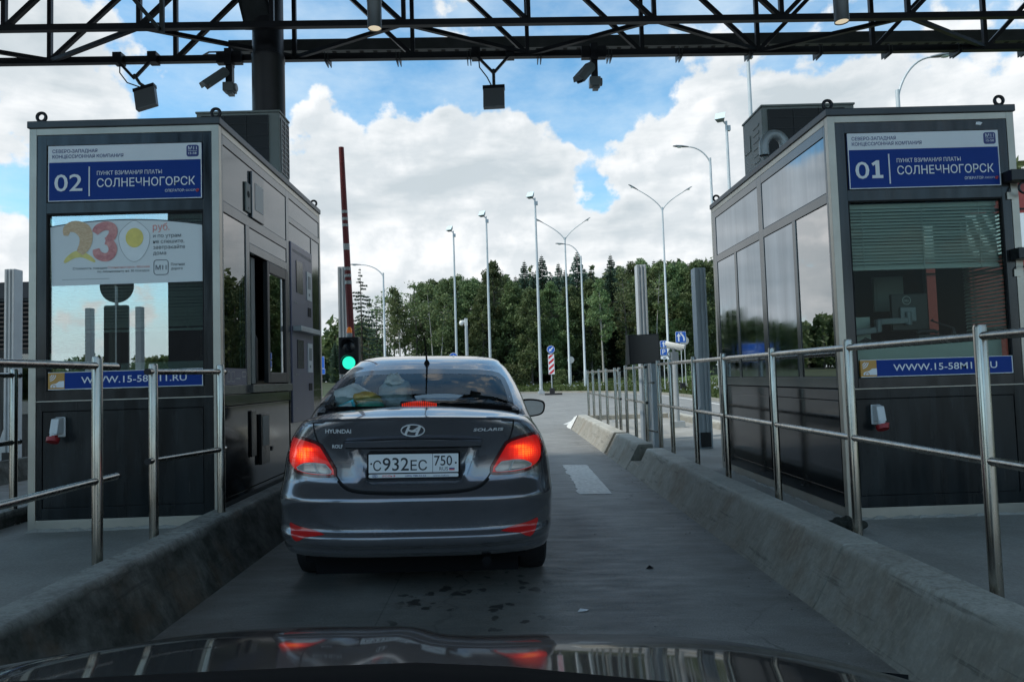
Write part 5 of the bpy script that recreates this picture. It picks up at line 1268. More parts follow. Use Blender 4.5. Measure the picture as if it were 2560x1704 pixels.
def make_car(full=True):
    car = thing('parked_car', 'grey metallic saloon car waiting in the lane with its brake lights on', 'car')
    # lower body
    zl = zlevels(LB, .0125); rows = [ring(LB, z, True) for z in zl]; n = len(rows[0]); k = MB()
    wheels = [(1.04, .31), (3.58, .31)]
    vs = [tuple(p) for r in rows for p in r]; fs = []
    for i in range(len(rows)-1):
        for j in range(n):
            q = (i*n+j, i*n+(j+1) % n, (i+1)*n+(j+1) % n, (i+1)*n+j)
            cy = sum(vs[a][1] for a in q)/4; cz = sum(vs[a][2] for a in q)/4; cx = sum(vs[a][0] for a in q)/4
            if abs(cx) > .70 and any((cy-wy)**2+(cz-.30)**2 < .355**2 for wy, _ in wheels): continue
            fs.append(q)
    # deck and bonnet close the top
    top = rows[-1]; base = (len(rows)-1)*n; prev = [base+j for j in range(n)]
    for s in (.03, .08, .16, .28, .45, .65, .85, 1.0):
        cur = []
        for j, p in enumerate(top):
            yc = max(1.0, min(2.9, p[1])); x = p[0]*(1-s); y = lerp(p[1], yc, s)
            rise = .050*(1-(1-min(1, max(0, (y-.02)/.42)))**2)*min(1, s/.12)*max(0, 1-(x/.74)**4)
            z = p[2]+rise if y < 2.4 else p[2]+.02*s
            cur.append(len(vs)); vs.append((x, y, z))
        fs += [(prev[j], prev[(j+1) % n], cur[(j+1) % n], cur[j]) for j in range(n)]; prev = cur
    k.add(vs, fs); body = k.build('body', M['paint_car'], car, smooth=38)
    # greenhouse with openings
    zl = zlevels(GH, .012); rows = [ring(GH, z, False) for z in zl]; n = len(rows[0]); vs = [tuple(p) for r in rows for p in r]; fs = []; gf = {'rear_window': [], 'side_window': [], 'windscreen': []}
    for i in range(len(rows)-1):
        for j in range(n):
            q = (i*n+j, i*n+(j+1) % n, (i+1)*n+(j+1) % n, (i+1)*n+j); cc = [sum(vs[a][b] for a in q)/4 for b in range(3)]
            if j < NR and in_poly(cc[0], cc[2], REARWIN): gf['rear_window'].append(q); continue
            if (NR <= j < NR+NS or j >= NR+NS+NFr-1) and any(in_poly(cc[1], cc[2], w) for w in SIDEWIN): gf['side_window'].append(q); continue
            if NR+NS+2 <= j < NR+NS+NFr-3 and 1.13 < cc[2] < 1.42: gf['windscreen'].append(q); continue
            fs.append(q)
    fs.append(tuple((len(rows)-1)*n+j for j in range(n)))
    k = MB(); k.add(vs, fs); k.build('roof', M['paint_car'], car, smooth=38)
    for nm, fl in gf.items():
        used = sorted({a for q in fl for a in q}); mp = {a: i for i, a in enumerate(used)}
        k = MB(); k.add([vs[a] for a in used], [tuple(mp[a] for a in q) for q in fl])
        if nm == 'side_window':
            for sgn, nm2 in ((1, 'side_window'), (-1, 'side_window')):
                f2 = [q for q in fl if vs[q[0]][0]*sgn > 0]; used = sorted({a for q in f2 for a in q}); mp = {a: i for i, a in enumerate(used)}
                k = MB(); k.add([vs[a] for a in used], [tuple(mp[a] for a in q) for q in f2]); k.build(nm2, M['car_glass'], car, smooth=60, flip=False)
        else:
            g = k.build(nm, M['car_glass'], car, smooth=60, flip=False)
            if nm == 'rear_window': RW = g
    k = MB(); edge_ribbon(k, REARWIN, .036, glass_y, .003, True); k.build('window_border', M['frit'], RW, smooth=60)
    k = MB(); k.add(*strip_fill([(-.600, 1.118), (.600, 1.118), (.592, 1.162), (-.592, 1.162)], glass_y, .002, 6, 40)); k.build('window_border', M['frit'], RW, smooth=60)
    # shut lines of the boot lid
    k = MB(); SL2 = [(-.585, 1.085), (-.578, 1.03), (-.553, .962), (-.448, .785), (-.415, .742), (-.37, .712), (-.30, .699), (-.15, .693), (0, .691)]
    SL2 = SL2+[(-x, z) for x, z in SL2[-2::-1]]
    edge_ribbon(k, smooth_poly(SL2, 2), .0075, body_y, .002); 
    k.build('panel_gap', M['gap'], body)
    k = MB(); edge_ribbon(k, smooth_poly([(-.435, .752), (-.385, .708), (-.30, .690), (-.15, .683), (0, .681), (.15, .683), (.30, .690), (.385, .708), (.435, .752)], 2), .013, body_y, .0015); k.build('lid_shadow_gap', M['trim_dark'], body)
    # garnish bar over the plate
    k = MB(); pts = [(-.395, .972), (-.2, .984), (0, .987), (.2, .984), (.395, .972), (.385, .944), (.2, .9475), (0, .949), (-.2, .9475), (-.385, .944)]
    a, f = strip_fill(pts, body_y, .034, 6, 40); b, f2 = strip_fill(pts, body_y, -.02, 6, 40); o = len(a)
    k.add(a, f); 
    ed = resample(pts, .02, True); m = len(ed); k.add([(x, body_y(x, z)-.034, z) for x, z in ed]+[(x, body_y(x, z)+.03, z) for x, z in ed], [(i, (i+1) % m, m+(i+1) % m, m+i) for i in range(m)])
    k.build('boot_handle_bar', M['paint_car'], car, smooth=35)
    k = MB(); edge_ribbon(k, [(-.39+.03*i, .9385+.004*(1-((-.39+.03*i)/.39)**2)) for i in range(27)], .009, body_y, .004); edge_ribbon(k, [(-.40+.02*i, .977+.0125*(1-((-.40+.02*i)/.40)**2)) for i in range(41)], .004, body_y, .003); k.build('handle_gap', M['gap'], body)
    # lights
    for s in (-1, 1):
        lens = [(s*x, z) for x, z in smooth_poly([(.735, 1.000), (.64, .987), (.545, .962), (.515, .915), (.432, .783), (.50, .776), (.62, .778), (.715, .800), (.762, .845), (.768, .905), (.757, .965)], 1, True)]
        k = MB(); k.add(*strip_fill(lens, body_y, .006, 26, 30)); tl = k.build('tail_light', M['tail'], car, smooth=60)
        k = MB(); edge_ribbon(k, lens, .016, body_y, .0075, True, .012); k.build('light_rim', M['lamp_rim'], tl, smooth=60)
        clr = [(s*x, z) for x, z in smooth_poly([(.705, .812), (.66, .842), (.60, .852), (.52, .846), (.505, .842), (.462, .793), (.52, .790), (.63, .796)], 1, True)]
        k = MB(); k.add(*strip_fill(clr, body_y, .0085, 10, 30)); cl = k.build('clear_lens', M['clear_lens'], tl, smooth=60)
        k = MB(); edge_ribbon(k, [(s*x, z) for x, z in ((.585, .850), (.555, .794))], .008, body_y, .0100); edge_ribbon(k, clr, .006, body_y, .0098, True, .012); k.build('lens_frame', M['signback'], cl)
        rf = [(s*x, z) for x, z in smooth_poly([(.738, .512), (.675, .492), (.565, .480), (.475, .452), (.58, .450), (.62, .440), (.665, .405), (.70, .425)], 1, True)]
        k = MB(); k.add(*strip_fill(rf, body_y, .006, 12, 30)); k.build('rear_reflector', M['reflector'], car, smooth=60)
        # mirror
        ml = [(s*(.915+(x-.90)*1.14), 1.045+(z-1.045)*1.12) for x, z in smooth_poly([(.775, 1.108), (.87, 1.125), (.985, 1.112), (1.018, 1.085), (1.008, 1.005), (.965, .975), (.86, .962), (.80, 1.02)], 2, True)]
        k = MB(); k.prism(ml, 2.76, 2.87); k.bar((s*.66, 2.86, 1.02), (s*.84, 2.83, 1.01), .05, .06); mr = k.build('door_mirror', M['trim_dark'], car, bevel=.02, smooth=60)
        mc = (s*.915, 1.045); gl_ = [(mc[0]+(x-mc[0])*.86, mc[1]+(z-mc[1])*.82) for x, z in ml]
        k = MB(); k.add([(x, 2.7575+.02*(x-mc[0])*s, z) for x, z in gl_], [tuple(range(len(gl_)))]); k.build('mirror_glass', M['mirror'], mr)
        k = MB(); k.bar((s*.815, 1.75, .93), (s*.835, 1.95, .93), .03, .03); k.build('door_handle', M['paint_car'], car, bevel=.008)
        for wy in (1.04, 3.58):
            k = MB(); k.lathe([(.20, -.095), (.285, -.095), (.306, -.08), (.312, -.05), (.312, .05), (.306, .08), (.285, .095), (.20, .095)], 36, (s*.742, wy, .311), 'x'); w = k.build('wheel', M['tyre'], car, smooth=40)
            k = MB(); k.lathe([(.0, s*.06), (.19, s*.075), (.205, s*.09)], 30, (s*.742, wy, .311), 'x')
            for q in range(7): k.bar((s*.815, wy+.04*cos(q*.8976), .311+.04*sin(q*.8976)), (s*.832, wy+.19*cos(q*.8976), .311+.19*sin(q*.8976)), .05, .02)
            k.build('wheel_rim', M['rim'], w, smooth=40)
    # clear number plate, lettering and badges
    pl = MB(); py = .104; pz0 = .762; pz1 = .908
    pl.prism(rrect(-.268, .268, pz0, pz1, .012), py-.014, py+.02); plt = pl.build('number_plate', M['trim_dark'], car, bevel=.002)
    k = MB(); k.prism(rrect(-.258, .258, .792, .901, .006), py-.017, py-.013); k.prism(rrect(-.258, .258, .766, .786, .008), py-.017, py-.013); k.build('plate_face', M['plate_white'], plt)
    P = lambda x, z: (x, py-.0178, z)
    k = MB(); text(k, 'С', P, -.232, .806, .058, .046, .02); text(k, '932', P, -.178, .806, .076, .150, .010); text(k, 'ЕС', P, -.018, .806, .058, .095, .02)
    text(k, '750', P, .118, .832, .058, .104, .010); text(k, 'RUS', P, .148, .803, .021, .05, .0)
    for x in (-.243, .243): k.lathe([(0, py-.0178), (.006, py-.0178)], 10, (x, 0, .846), 'y')
    k.box(.108, .1105, py-.0178, py-.017, .794, .9)
    for q in ((-.258, .258, .792, .7935), (-.258, .258, .8995, .901)): k.box(q[0], q[1], py-.0178, py-.017, q[2], q[3])
    k.build('lettering', M['blackink'], plt)
    k = MB(); k.box(.204, .236, py-.0178, py-.017, .811, .8175); k.build('flag_blue', M['navy'], plt); k = MB(); k.box(.204, .236, py-.0178, py-.017, .8035, .810); text(k, 'РОЛЬФ', P, -.178, .7695, .0115, .075, .035); k.build('red_lettering', M['redink'], plt)
    k = MB(); text(k, '(495) 788-53-53', P, -.048, .7702, .010, .118, .014); text(k, 'www.rolf.ru', P, .112, .7702, .009, .09, .014); vs2, fs2 = ribbon2d([(-.222+.016*cos(2*pi*i/18), .776+.007*sin(2*pi*i/18)) for i in range(18)], .002, True); k.add([P(*p) for p in vs2], fs2); vs2, fs2 = ribbon2d([(-.229, .772), (-.226, .780), (-.222, .776), (-.218, .772), (-.215, .780)], .003); k.add([P(*p) for p in vs2], fs2); k.build('blue_lettering', M['navy'], plt)
    S = lambda d: (lambda x, z: (x, body_y(x, z)-d, z))
    # emblem: a slanted H in an oval ring
    k = MB(); cx, cz = .0, 1.038; rr = resample([(cx+.066*cos(2*pi*i/40), cz+.0335*sin(2*pi*i/40)) for i in range(40)], .01, True)
    pts = [(x, body_y(x, z)-.006, z) for x, z in rr]; k.tube(pts+[pts[0]], .0032, 6, False)
    for pts2, w in (([(-.044, 1.012), (-.030, 1.045), (-.018, 1.066)], .013), ([(.018, 1.010), (.030, 1.035), (.044, 1.064)], .013), ([(-.028, 1.044), (-.008, 1.033), (.010, 1.040), (.040, 1.060)], .010), ([(-.03, 1.04), (.0, 1.030), (.03, 1.036)], .008)):
        p2 = smooth_poly(pts2, 1); vs2, fs2 = ribbon2d(p2, w); k.add([S(.007)(*p) for p in vs2], fs2)
    k.build('emblem', M['badge'], car, smooth=60)
    k = MB()
    def slant(d, z0, sl): 
        g = S(d); return lambda x, z: g(x+(z-z0)*sl, z)
    def badge(txt, x, z, h, w, sl, bold):
        for d in (.002, .006): text(k, txt, slant(d, z, sl), x, z, h, w, bold)
    badge('HYUNDAI', -.505, 1.025, .024, .152, 0, .02); b = k.build('name_badge', M['badge'], car)
    k = MB(); badge('SOLARIS', .345, 1.028, .0165, .172, .35, .016); k.build('model_badge', M['badge'], car)
    k = MB(); badge('ROLF', -.468, .938, .021, .062, 0, .05); k.build('dealer_badge', M['plate_white'], car)
    # high brake light, shelf, inner parts
    k = MB()
    for i in range(17):
        u = -1+2*i/16; x = .107*u; z = 1.168+.009*(1-u*u); k.box(x-.0032, x+.0032, .515, .53, z-.013*(1-.45*u*u), z+.013*(1-.45*u*u))
    hb = k.build('high_brake_light', M['brake'], car)
    k = MB(); k.prism([(-.13, 1.13), (.13, 1.13), (.12, 1.19), (-.12, 1.19)], .531, .62); k.build('brake_housing', M['trim_dark'], hb)
    k = MB(); k.box(-.64, .64, .50, 1.25, 1.10, 1.125); k.box(-.64, .64, 1.2, 1.3, .5, 1.16); k.box(-.70, .70, .5, 3.3, .35, .40); k.box(-.64, .64, 2.95, 3.35, .8, 1.10); k.build('parcel_shelf', M['trim_dark'], car)
    for sx in (-.36, .36):
        k = MB(); k.prism(smooth_poly([(sx-.24, .55), (sx+.24, .55), (sx+.22, 1.05), (sx+.13, 1.20), (sx-.13, 1.20), (sx-.22, 1.05)], 2, True), 1.98, 2.14); st2 = k.build('front_seat', M['seat'], car, bevel=.03)
        k = MB(); k.prism(smooth_poly([(sx-.13, 1.225), (sx+.13, 1.225), (sx+.12, 1.40), (sx-.12, 1.40)], 2, True), 1.99, 2.09); k.build('headrest', M['seat'], st2, bevel=.025)
    for sx in (-.42, .42):
        k = MB(); k.prism(smooth_poly([(sx-.12, 1.12), (sx+.12, 1.12), (sx+.10, 1.215), (sx-.10, 1.215)], 2, True), 1.16, 1.26); k.build('rear_headrest', M['seat'], car, bevel=.02)
    k = MB(); k.box(-.12, .12, 2.70, 2.74, 1.315, 1.375); k.tube([(0, 2.74, 1.36), (0, 2.80, 1.42)], .012, 8); k.box(-.03, .05, 2.70, 2.76, 1.25, 1.30); k.build('inner_mirror', M['trim_dark'], car, bevel=.012)
    k = MB(); k.torus((-.36, 2.72, 1.06), .17, .014, 'y', 28, 8); k.build('steering_wheel', M['trim_dark'], car, smooth=60)
    k = MB(); k.tube([(-.0, 1.285, 1.43), (-.0, 1.28, 1.455), (-.0, 1.26, 1.475), (-.0, 1.0, 1.635)], [.026, .020, .007, .0038], 12); k.build('aerial', M['trim_dark'], car, smooth=60)
    k = MB(); k.box(-.62, .62, .40, 4.0, .145, .26); k.box(-.60, .60, 1.4, 3.0, .26, .36)
    k.box(-.66, .66, .30, 1.6, .25, .60)
    k.tube([(.42, .12, .27), (.42, .6, .27)], .028, 12); k.build('underbody', M['trim_dark'], car)
    return car
CAR = make_car()
CX, CY = -.54, 4.0
CAR.location = (CX, CY, lane_z(CX)-.004); CAR.rotation_euler = (0, radians(1.25), radians(2.4))
cm = Matrix.Translation(CAR.location) @ CAR.rotation_euler.to_matrix().to_4x4()
def in_car(o): o.matrix_world = cm @ o.matrix_world; return o
M['bag_white'] = pmat('thin_white_plastic', (.38, .44, .44), .4, bump=.8, bs=18)
M['bag_brown'] = pmat('snack_bag_print', (.36, .22, .06), .35, col2=(.5, .38, .10), vs=16, var=.2, bump=.5, bs=25)
M['bag_green'] = pmat('green_plastic', (.03, .28, .19), .3, bump=.5, bs=20)
M['turquoise'] = pmat('turquoise_card', (.05, .48, .58), .4)
def lump(name, mat, c, r, seed, label, cat, n=26, amp=.25):
    k = MB(); k.ell((0, 0, 0), 1, 1, 1, n, n//2); rr = []
    for v in k.v:
        q = V(v); d = 1+amp*mnoise.noise(q*1.7+V((seed, 0, 0)))+amp*.5*mnoise.noise(q*4+V((0, seed, 0)))
        z = max(-.75, q.z*d); rr.append((q.x*d*r[0], q.y*d*r[1], z*r[2]))
    k.v = rr; o = k.build(name, mat, smooth=70); o.location = V(c); bpy.context.view_layer.update(); in_car(o); tag(o, label, cat); return o
lump('plastic_bag', M['bag_white'], (-.46, .76, 1.20), (.14, .11, .095), 1, 'crumpled pale plastic bag at left of the rear shelf of the grey car', 'bag')
lump('plastic_bag', M['bag_white'], (-.20, .92, 1.225), (.105, .10, .135), 4, 'tall white plastic bag on the rear shelf, right of the snack bag', 'bag')
lump('snack_bag', M['bag_brown'], (-.365, .66, 1.195), (.105, .05, .055), 7, 'brown and yellow snack bag on rear shelf of the grey car', 'bag')
lump('green_bag', M['bag_green'], (-.33, .64, 1.155), (.10, .05, .045), 9, 'green plastic bag under the snack bag on the rear shelf', 'bag')
k = MB(); k.prism([(-.60, 1.128), (-.405, 1.128), (-.43, 1.205)], .565, .60); o = k.build('card_packet', M['turquoise']); in_car(o); tag(o, 'triangular white and turquoise packet in left corner of rear shelf', 'packet')
k = MB(); k.prism([(-.575, 1.136), (-.425, 1.136), (-.442, 1.19)], .562, .5648); f = k.build('front_print', M['plate_white'], o)
k = MB(); vs, fs = ribbon2d([(-.47+.026*cos(a*.4), 1.15+.010*sin(a*.4)) for a in range(14)], .003); k.add([(x, .5612, z) for x, z in vs], fs); k.build('swirl_print', M['navy'], o)

# ------------------------------------------------------------------ bonnet of the car the view is taken from
M['bonnet'] = pmat('black_glossy_paint', (.008, .010, .012), .5, .0, spec=.1, coat=.8, coat_r=.05)
EG = thing('own_car', 'dark glossy bonnet and dashboard edge of car in the foreground', 'car', (0, 0, 0))
CT = [(-1.02, .050), (-.98, .030), (-.80, .013), (-.55, .0), (-.28, .003), (-.20, .008), (-.16, .020), (-.12, .026), (.15, .034), (.43, .056), (.70, .106), (.82, .140), (.90, .185), (.94, .26)]
PRF = [(.70, .968), (.85, .952), (1.0, .928), (1.15, .904), (1.28, .881), (1.40, .851), (1.50, .822), (1.60, .785), (1.68, .74), (1.74, .67), (1.77, .58), (1.78, .45), (1.76, .34)]
xs = [-1.02+.02*i for i in range(99)]
k = MB(); nx_ = len(xs)
def hoodz(x, y):
    c = interps(x, CT); f = max(.5, min(1, .6+.4*(y-.55)/.6)); 
    groove = 0
    return interps(y, PRF)-c*f-.010*math.exp(-((x+.80)/.012)**2)
ysh = [.55+.04*i for i in range(24)]
prof = [(y, None) for y in (.55, .62, .70, .78, .86, .94, 1.02, 1.10, 1.18, 1.26, 1.33, 1.40, 1.46, 1.52, 1.58, 1.63, 1.68, 1.71, 1.74, 1.76, 1.775)]
for y, _ in prof: k.v += [(x, y-.35*max(0, abs(x+.04)-.45)**2*(1 if y > 1.3 else (y-.5)/.8), hoodz(x, y)) for x in xs]
for z in (.60, .45, .34): k.v += [(x, 1.78-.35*max(0, abs(x+.04)-.45)**2, z) for x in xs]
m_ = len(prof)+3; k.f = [(j*nx_+i, j*nx_+i+1, (j+1)*nx_+i+1, (j+1)*nx_+i) for j in range(m_-1) for i in range(nx_-1)]; k.m = [0]*len(k.f)
k.build('bonnet', M['bonnet'], EG, smooth=50, flip=True)
dx_ = [-1.0+.05*i for i in range(40)]; k = MB(); dp = [(.27, .95), (.27, 1.163), (.30, 1.181), (.335, 1.189), (.38, 1.181), (.46, 1.12), (.60, .97), (.60, .9)]
for (y, z) in dp: k.v += [(x, y, z-(.13*max(0, x+.03) if x < .4 else .056)-.012*max(0, -x-.1)) for x in dx_]
n_ = len(dx_); k.f = [(j*n_+i, j*n_+i+1, (j+1)*n_+i+1, (j+1)*n_+i) for j in range(len(dp)-1) for i in range(n_-1)]; k.m = [0]*len(k.f)
k.build('dashboard', M['trim_dark'], EG, smooth=50)
k = MB(); k.box(-.95, .87, .62, 1.6, .25, .60); k.build('engine_bay', M['trim_dark'], EG)

# ------------------------------------------------------------------ trees
def leaf_material(name, a, b, trans=.35):
    m = bpy.data.materials.new(name); m.use_nodes = True; t = NT(m.node_tree); t.n.clear()
    o = t.node('ShaderNodeTexCoord').outputs['Object']; oi = t.node('ShaderNodeObjectInfo')
    f = t.math('ADD', t.math('MULTIPLY', t.noise(o, .9, 3.0), .8), t.math('MULTIPLY', t.noise(o, 6.0, 2.0), .45)); f = t.rng(f, .4, .85)
    col = t.mix(f, c4(a), c4(b)); br = t.rng(oi.outputs['Random'], 0, 1, .6, 1.35)
    hue = t.node('ShaderNodeHueSaturation'); t.put(hue.inputs['Hue'], t.rng(oi.outputs['Random'], 0, 1, .475, .525)); t.put(hue.inputs['Color'], t.mix(1.0, col, t.comb(br, br, br), 'MULTIPLY')); col = hue.outputs[0]
    d = t.node('ShaderNodeBsdfPrincipled'); t.put(d.inputs['Base Color'], col); d.inputs['Roughness'].default_value = .55; d.inputs['Specular IOR Level'].default_value = .3
    tl = t.node('ShaderNodeBsdfTranslucent'); t.put(tl.inputs[0], col)
    mx = t.node('ShaderNodeMixShader'); mx.inputs[0].default_value = trans; t.l.new(d.outputs[0], mx.inputs[1]); t.l.new(tl.outputs[0], mx.inputs[2])
    t.l.new(mx.outputs[0], t.node('ShaderNodeOutputMaterial').inputs[0]); return m
M['leaf_a'] = leaf_material('aspen_leaves', (.075, .118, .046), (.18, .235, .098))
M['leaf_b'] = leaf_material('birch_leaves', (.09, .135, .055), (.20, .245, .105))
M['needle'] = leaf_material('spruce_needles', (.035, .07, .05), (.075, .125, .08), .15)
M['bark'] = pmat('grey_bark', (.085, .08, .07), .9, var=.35, vs=6, bump=.5, bs=20)
M['bark_s'] = pmat('brown_bark', (.10, .075, .055), .9, var=.35, vs=6)
M['birchbark'] = pmat('birch_bark', (.52, .50, .46), .8, col2=(.16, .15, .14), vs=7, stretch=(1, 1, 3.5))

def rvec(rr): 
    while True:
        v = V((rr.uniform(-1, 1), rr.uniform(-1, 1), rr.uniform(-1, 1)))
        if .05 < v.length < 1: return v.normalized()
def leaf_quads(k, c, spread, count, size, rr, flat=0.0):
    vs = []; fs = []
    for _ in range(count):
        d = rvec(rr)*(rr.random()**.45); p = V(c)+V((d.x*spread[0], d.y*spread[1], d.z*spread[2]))
        n = rvec(rr); n = (n+V((0, 0, flat))).normalized(); a = n.orthogonal().normalized(); b = n.cross(a); s = size*rr.uniform(.6, 1.3)
        q = rr.uniform(0, 6.28); a, b = a*cos(q)+b*sin(q), b*cos(q)-a*sin(q)
        o = len(vs); vs += [p-a*s, p-b*s*.55, p+a*s, p+b*s*.55]; fs.append((o, o+1, o+2, o+3))
    k.add(vs, fs)
def broadleaf(seed, h, r, bark, leaf, base=.28, nclump=60, per=62, lean=.0, size=.23, multi=1):
    """trunk mesh and crown mesh of one tree, base at the origin"""
    rr = random.Random(seed); tk = MB(); cr = MB(); tops = []
    for m in range(multi):
        dx, dy = (rr.uniform(-.7, .7), rr.uniform(-.5, .5)) if multi > 1 else (0, 0); hh = h*rr.uniform(.85, 1) if m else h
        pts = []; 
        for i in range(9):
            q = i/8; pts.append((dx*.4+dx*1.6*q+lean*q*q*h*.1+.22*sin(q*5+seed)*q, dy*.4+dy*q+.2*cos(q*4+seed*2)*q, -.2+hh*.97*q))
        tk.tube(pts, [lerp(.20, .02, (i/8)**.8)*(h/16)*(1 if multi == 1 else .7) for i in range(9)], 8, True); tops.append(pts)
    for i in range(nclump):
        q = base+(1-base)*(rr.random()**.85); pts = tops[rr.randrange(len(tops))]
        f = q*8; j = min(7, int(f)); c = V(pts[j]).lerp(V(pts[j+1]), f-j)
        prof = sin(pi*min(1, (q-base)/(1-base)*.80+.17))**.8
        ang = rr.uniform(0, 6.28); rad = r*prof*rr.uniform(.25, 1.0); e = c+V((cos(ang)*rad, sin(ang)*rad, rr.uniform(-.2, .8)*rad*.55))
        if rad > .5: tk.tube([c, c.lerp(e, .5)+V((0, 0, .12*rad)), e], [.055*(1-q*.55), .035*(1-q*.5), .012], 5, False)
        s = rr.uniform(.4, 1.0)*(.7+.5*prof); leaf_quads(cr, e, (s, s, s*.8), int(per*rr.uniform(.6, 1.3)), size, rr)
    return tk, cr
def spruce(seed, h, r, base=.08, thin=1.0):
    rr = random.Random(seed); tk = MB(); cr = MB()
    tk.tube([(0, 0, -.2), (.05, 0, h*.5), (0, .05, h)], [.20*h/18, .11*h/18, .015], 8)
    z = h*base
    while z < h*.985:
        q = (z-h*base)/(h*(1-base)); rad = min(r*1.05, .37*(h-z)*(r/2.6))*(.78+.28*rr.random())+.05; nb = max(4, int((9-4*q)*thin))
        a0 = rr.uniform(0, 6.28)
        for b in range(nb):
            if rr.random() > .93*thin: continue
            a = a0+6.283*b/nb+rr.uniform(-.25, .25); L = rad*rr.uniform(.7, 1.08); droop = .32*L*(1-.6*q); d = V((cos(a), sin(a), 0)); sd = V((-sin(a), cos(a), 0))
            n = max(2, int(L/.38))
            for i in range(n+1):
                t = (i+.4)/(n+1); c = V((0, 0, z))+d*(L*t)+V((0, 0, -droop*sin(t*2.0)+.12*L*t*t)); w = (.42*(1-t)+.16)*min(1, L*.8)
                for s in (-1, 1):
                    e = c+sd*(s*w*rr.uniform(.7, 1.2))+d*(.28*rr.uniform(.6, 1.2)*min(1, L))+V((0, 0, -.16*rr.uniform(.3, 1.6)*min(1, .3+L))); g = d*.15+V((0, 0, rr.uniform(-.06, .1)))
                    cr.add([c-g*.7, e-g*.6, e+g*.6, c+g*.9], [(0, 1, 2, 3)])
                mL = min(1, .25+L*.7); cr.add([c+V((0, 0, .10))*mL, c+d*(.30*mL)+V((0, 0, .05)), c+d*(.24*mL)+V((0, 0, -.22*mL)), c-V((0, 0, .16*mL))], [(0, 1, 2, 3)])
        z += lerp(.50, .26, q)*(1.0 if thin > .9 else 1.5)
    return tk, cr
def tree_proto(name, tk, cr, bark, leaf):
    t = bpy.data.objects.new(name, None); COL.objects.link(t)
    tk.build('trunk', bark, t, smooth=60, flip=False); cr.build('crown', leaf, t, flip=False); return t
PROTO = {}
PROTO['aspen'] = [tree_proto('aspen_tree', *broadleaf(11, 15.5, 2.5, 0, 0, .10, 150, 80, .1, .155), M['bark'], M['leaf_a']), tree_proto('aspen_tree', *broadleaf(12, 16.5, 2.8, 0, 0, .08, 165, 80, -.1, .155), M['bark'], M['leaf_a']), tree_proto('aspen_tree', *broadleaf(13, 14, 2.2, 0, 0, .13, 130, 80, 0, .155), M['bark'], M['leaf_a'])]
PROTO['birch'] = [tree_proto('birch_tree', *broadleaf(21, 16.5, 2.0, 0, 0, .42, 62, 60, .3, .19), M['birchbark'], M['leaf_b']), tree_proto('birch_tree', *broadleaf(22, 15, 1.7, 0, 0, .45, 48, 52, -.3, .19, 2), M['birchbark'], M['leaf_b'])]
PROTO['sparse'] = [tree_proto('alder_tree', *broadleaf(31, 14.5, 1.9, 0, 0, .35, 44, 28, .2, .16), M['bark'], M['leaf_b']), tree_proto('alder_tree', *broadleaf(32, 13.5, 1.7, 0, 0, .3, 40, 26, -.2, .16, 3), M['bark'], M['leaf_b'])]
PROTO['spruce'] = [tree_proto('spruce_tree', *spruce(41, 17, 2.5), M['bark_s'], M['needle']), tree_proto('spruce_tree', *spruce(42, 18, 2.9, .05), M['bark_s'], M['needle'])]
PROTO['pine'] = [tree_proto('spruce_tree', *spruce(43, 17, 2.1, .22, .62), M['bark_s'], M['needle'])]
PROTO['bush'] = [tree_proto('bush', *broadleaf(51, 3.4, 1.5, 0, 0, .08, 40, 60, 0, .15, 3), M['bark'], M['leaf_b'])]
HGT = {'aspen': (15.5, 16.5, 14), 'birch': (16.5, 15), 'sparse': (14.5, 13.5), 'spruce': (17, 18), 'pine': (17,), 'bush': (3.4,)}
used = set(); NTREE = [0]
def plant(kind, px, Y, top=None, label=None, group=None, h=None, variant=None, x=None):
    v = NTREE[0] % len(PROTO[kind]) if variant is None else variant; NTREE[0] += 1
    rr = random.Random(NTREE[0]*17+5); X = at(px, 900, Y).x if x is None else x; zb = terrain_z(X, Y)
    if top is not None: h = at(px, top, Y).z-zb
    s = h/HGT[kind][v]; o = PROTO[kind][v]
    if (kind, v) in used: o = copy_tree(o)
    used.add((kind, v)); w = s*rr.uniform(.92, 1.12); o.location = (X, Y, zb); o.scale = (w, w, s); o.rotation_euler = (0, 0, rr.uniform(0, 6.28))
    cat = 'bush' if kind == 'bush' else 'tree'; tag(o, label, cat, group); return o
G = 'trees along the forest edge'
# trees one can pick out
plant('pine', 905, 74, 668, 'tall thin ragged spruce at left end of the forest, beside the red barrier', G)
plant('pine', 944, 78, 740, 'thin ragged spruce between the tall ragged one and the lamp', G)
plant('birch', 1000, 72, 715, 'white trunked birch standing right of the left single arm lamp', G)
plant('birch', 1090, 70, 700, 'white trunked birch over the middle of the car roof', G)
plant('aspen', 1240, 76, 648, 'tall loose crowned tree beside the middle floodlight mast, top above neighbours', G, variant=1)
plant('spruce', 1318, 84, 650, 'pointed spruce tip just left of the right floodlight mast', G, variant=0)
plant('spruce', 1362, 82, 636, 'pointed spruce touching the right side of the right floodlight mast', G, variant=1)
plant('spruce', 1404, 84, 655, 'small narrow spruce left of the Y shaped double lamp', G, variant=0)
plant('spruce', 1452, 80, 626, 'widest and tallest dark spruce, behind the single arm lamp', G, variant=1)
plant('spruce', 1536, 82, 634, 'spruce tip showing left of the grey post behind the display', G, variant=0)
plant('birch', 1508, 70, 690, 'slim white trunked birch in front of the dark spruces', G)
plant('birch', 1632, 72, 650, 'birch with loose top directly left of the tallest double lamp', G)
plant('sparse', 1565, 72, 660, 'half bare pale trunked tree behind the dark display', G)
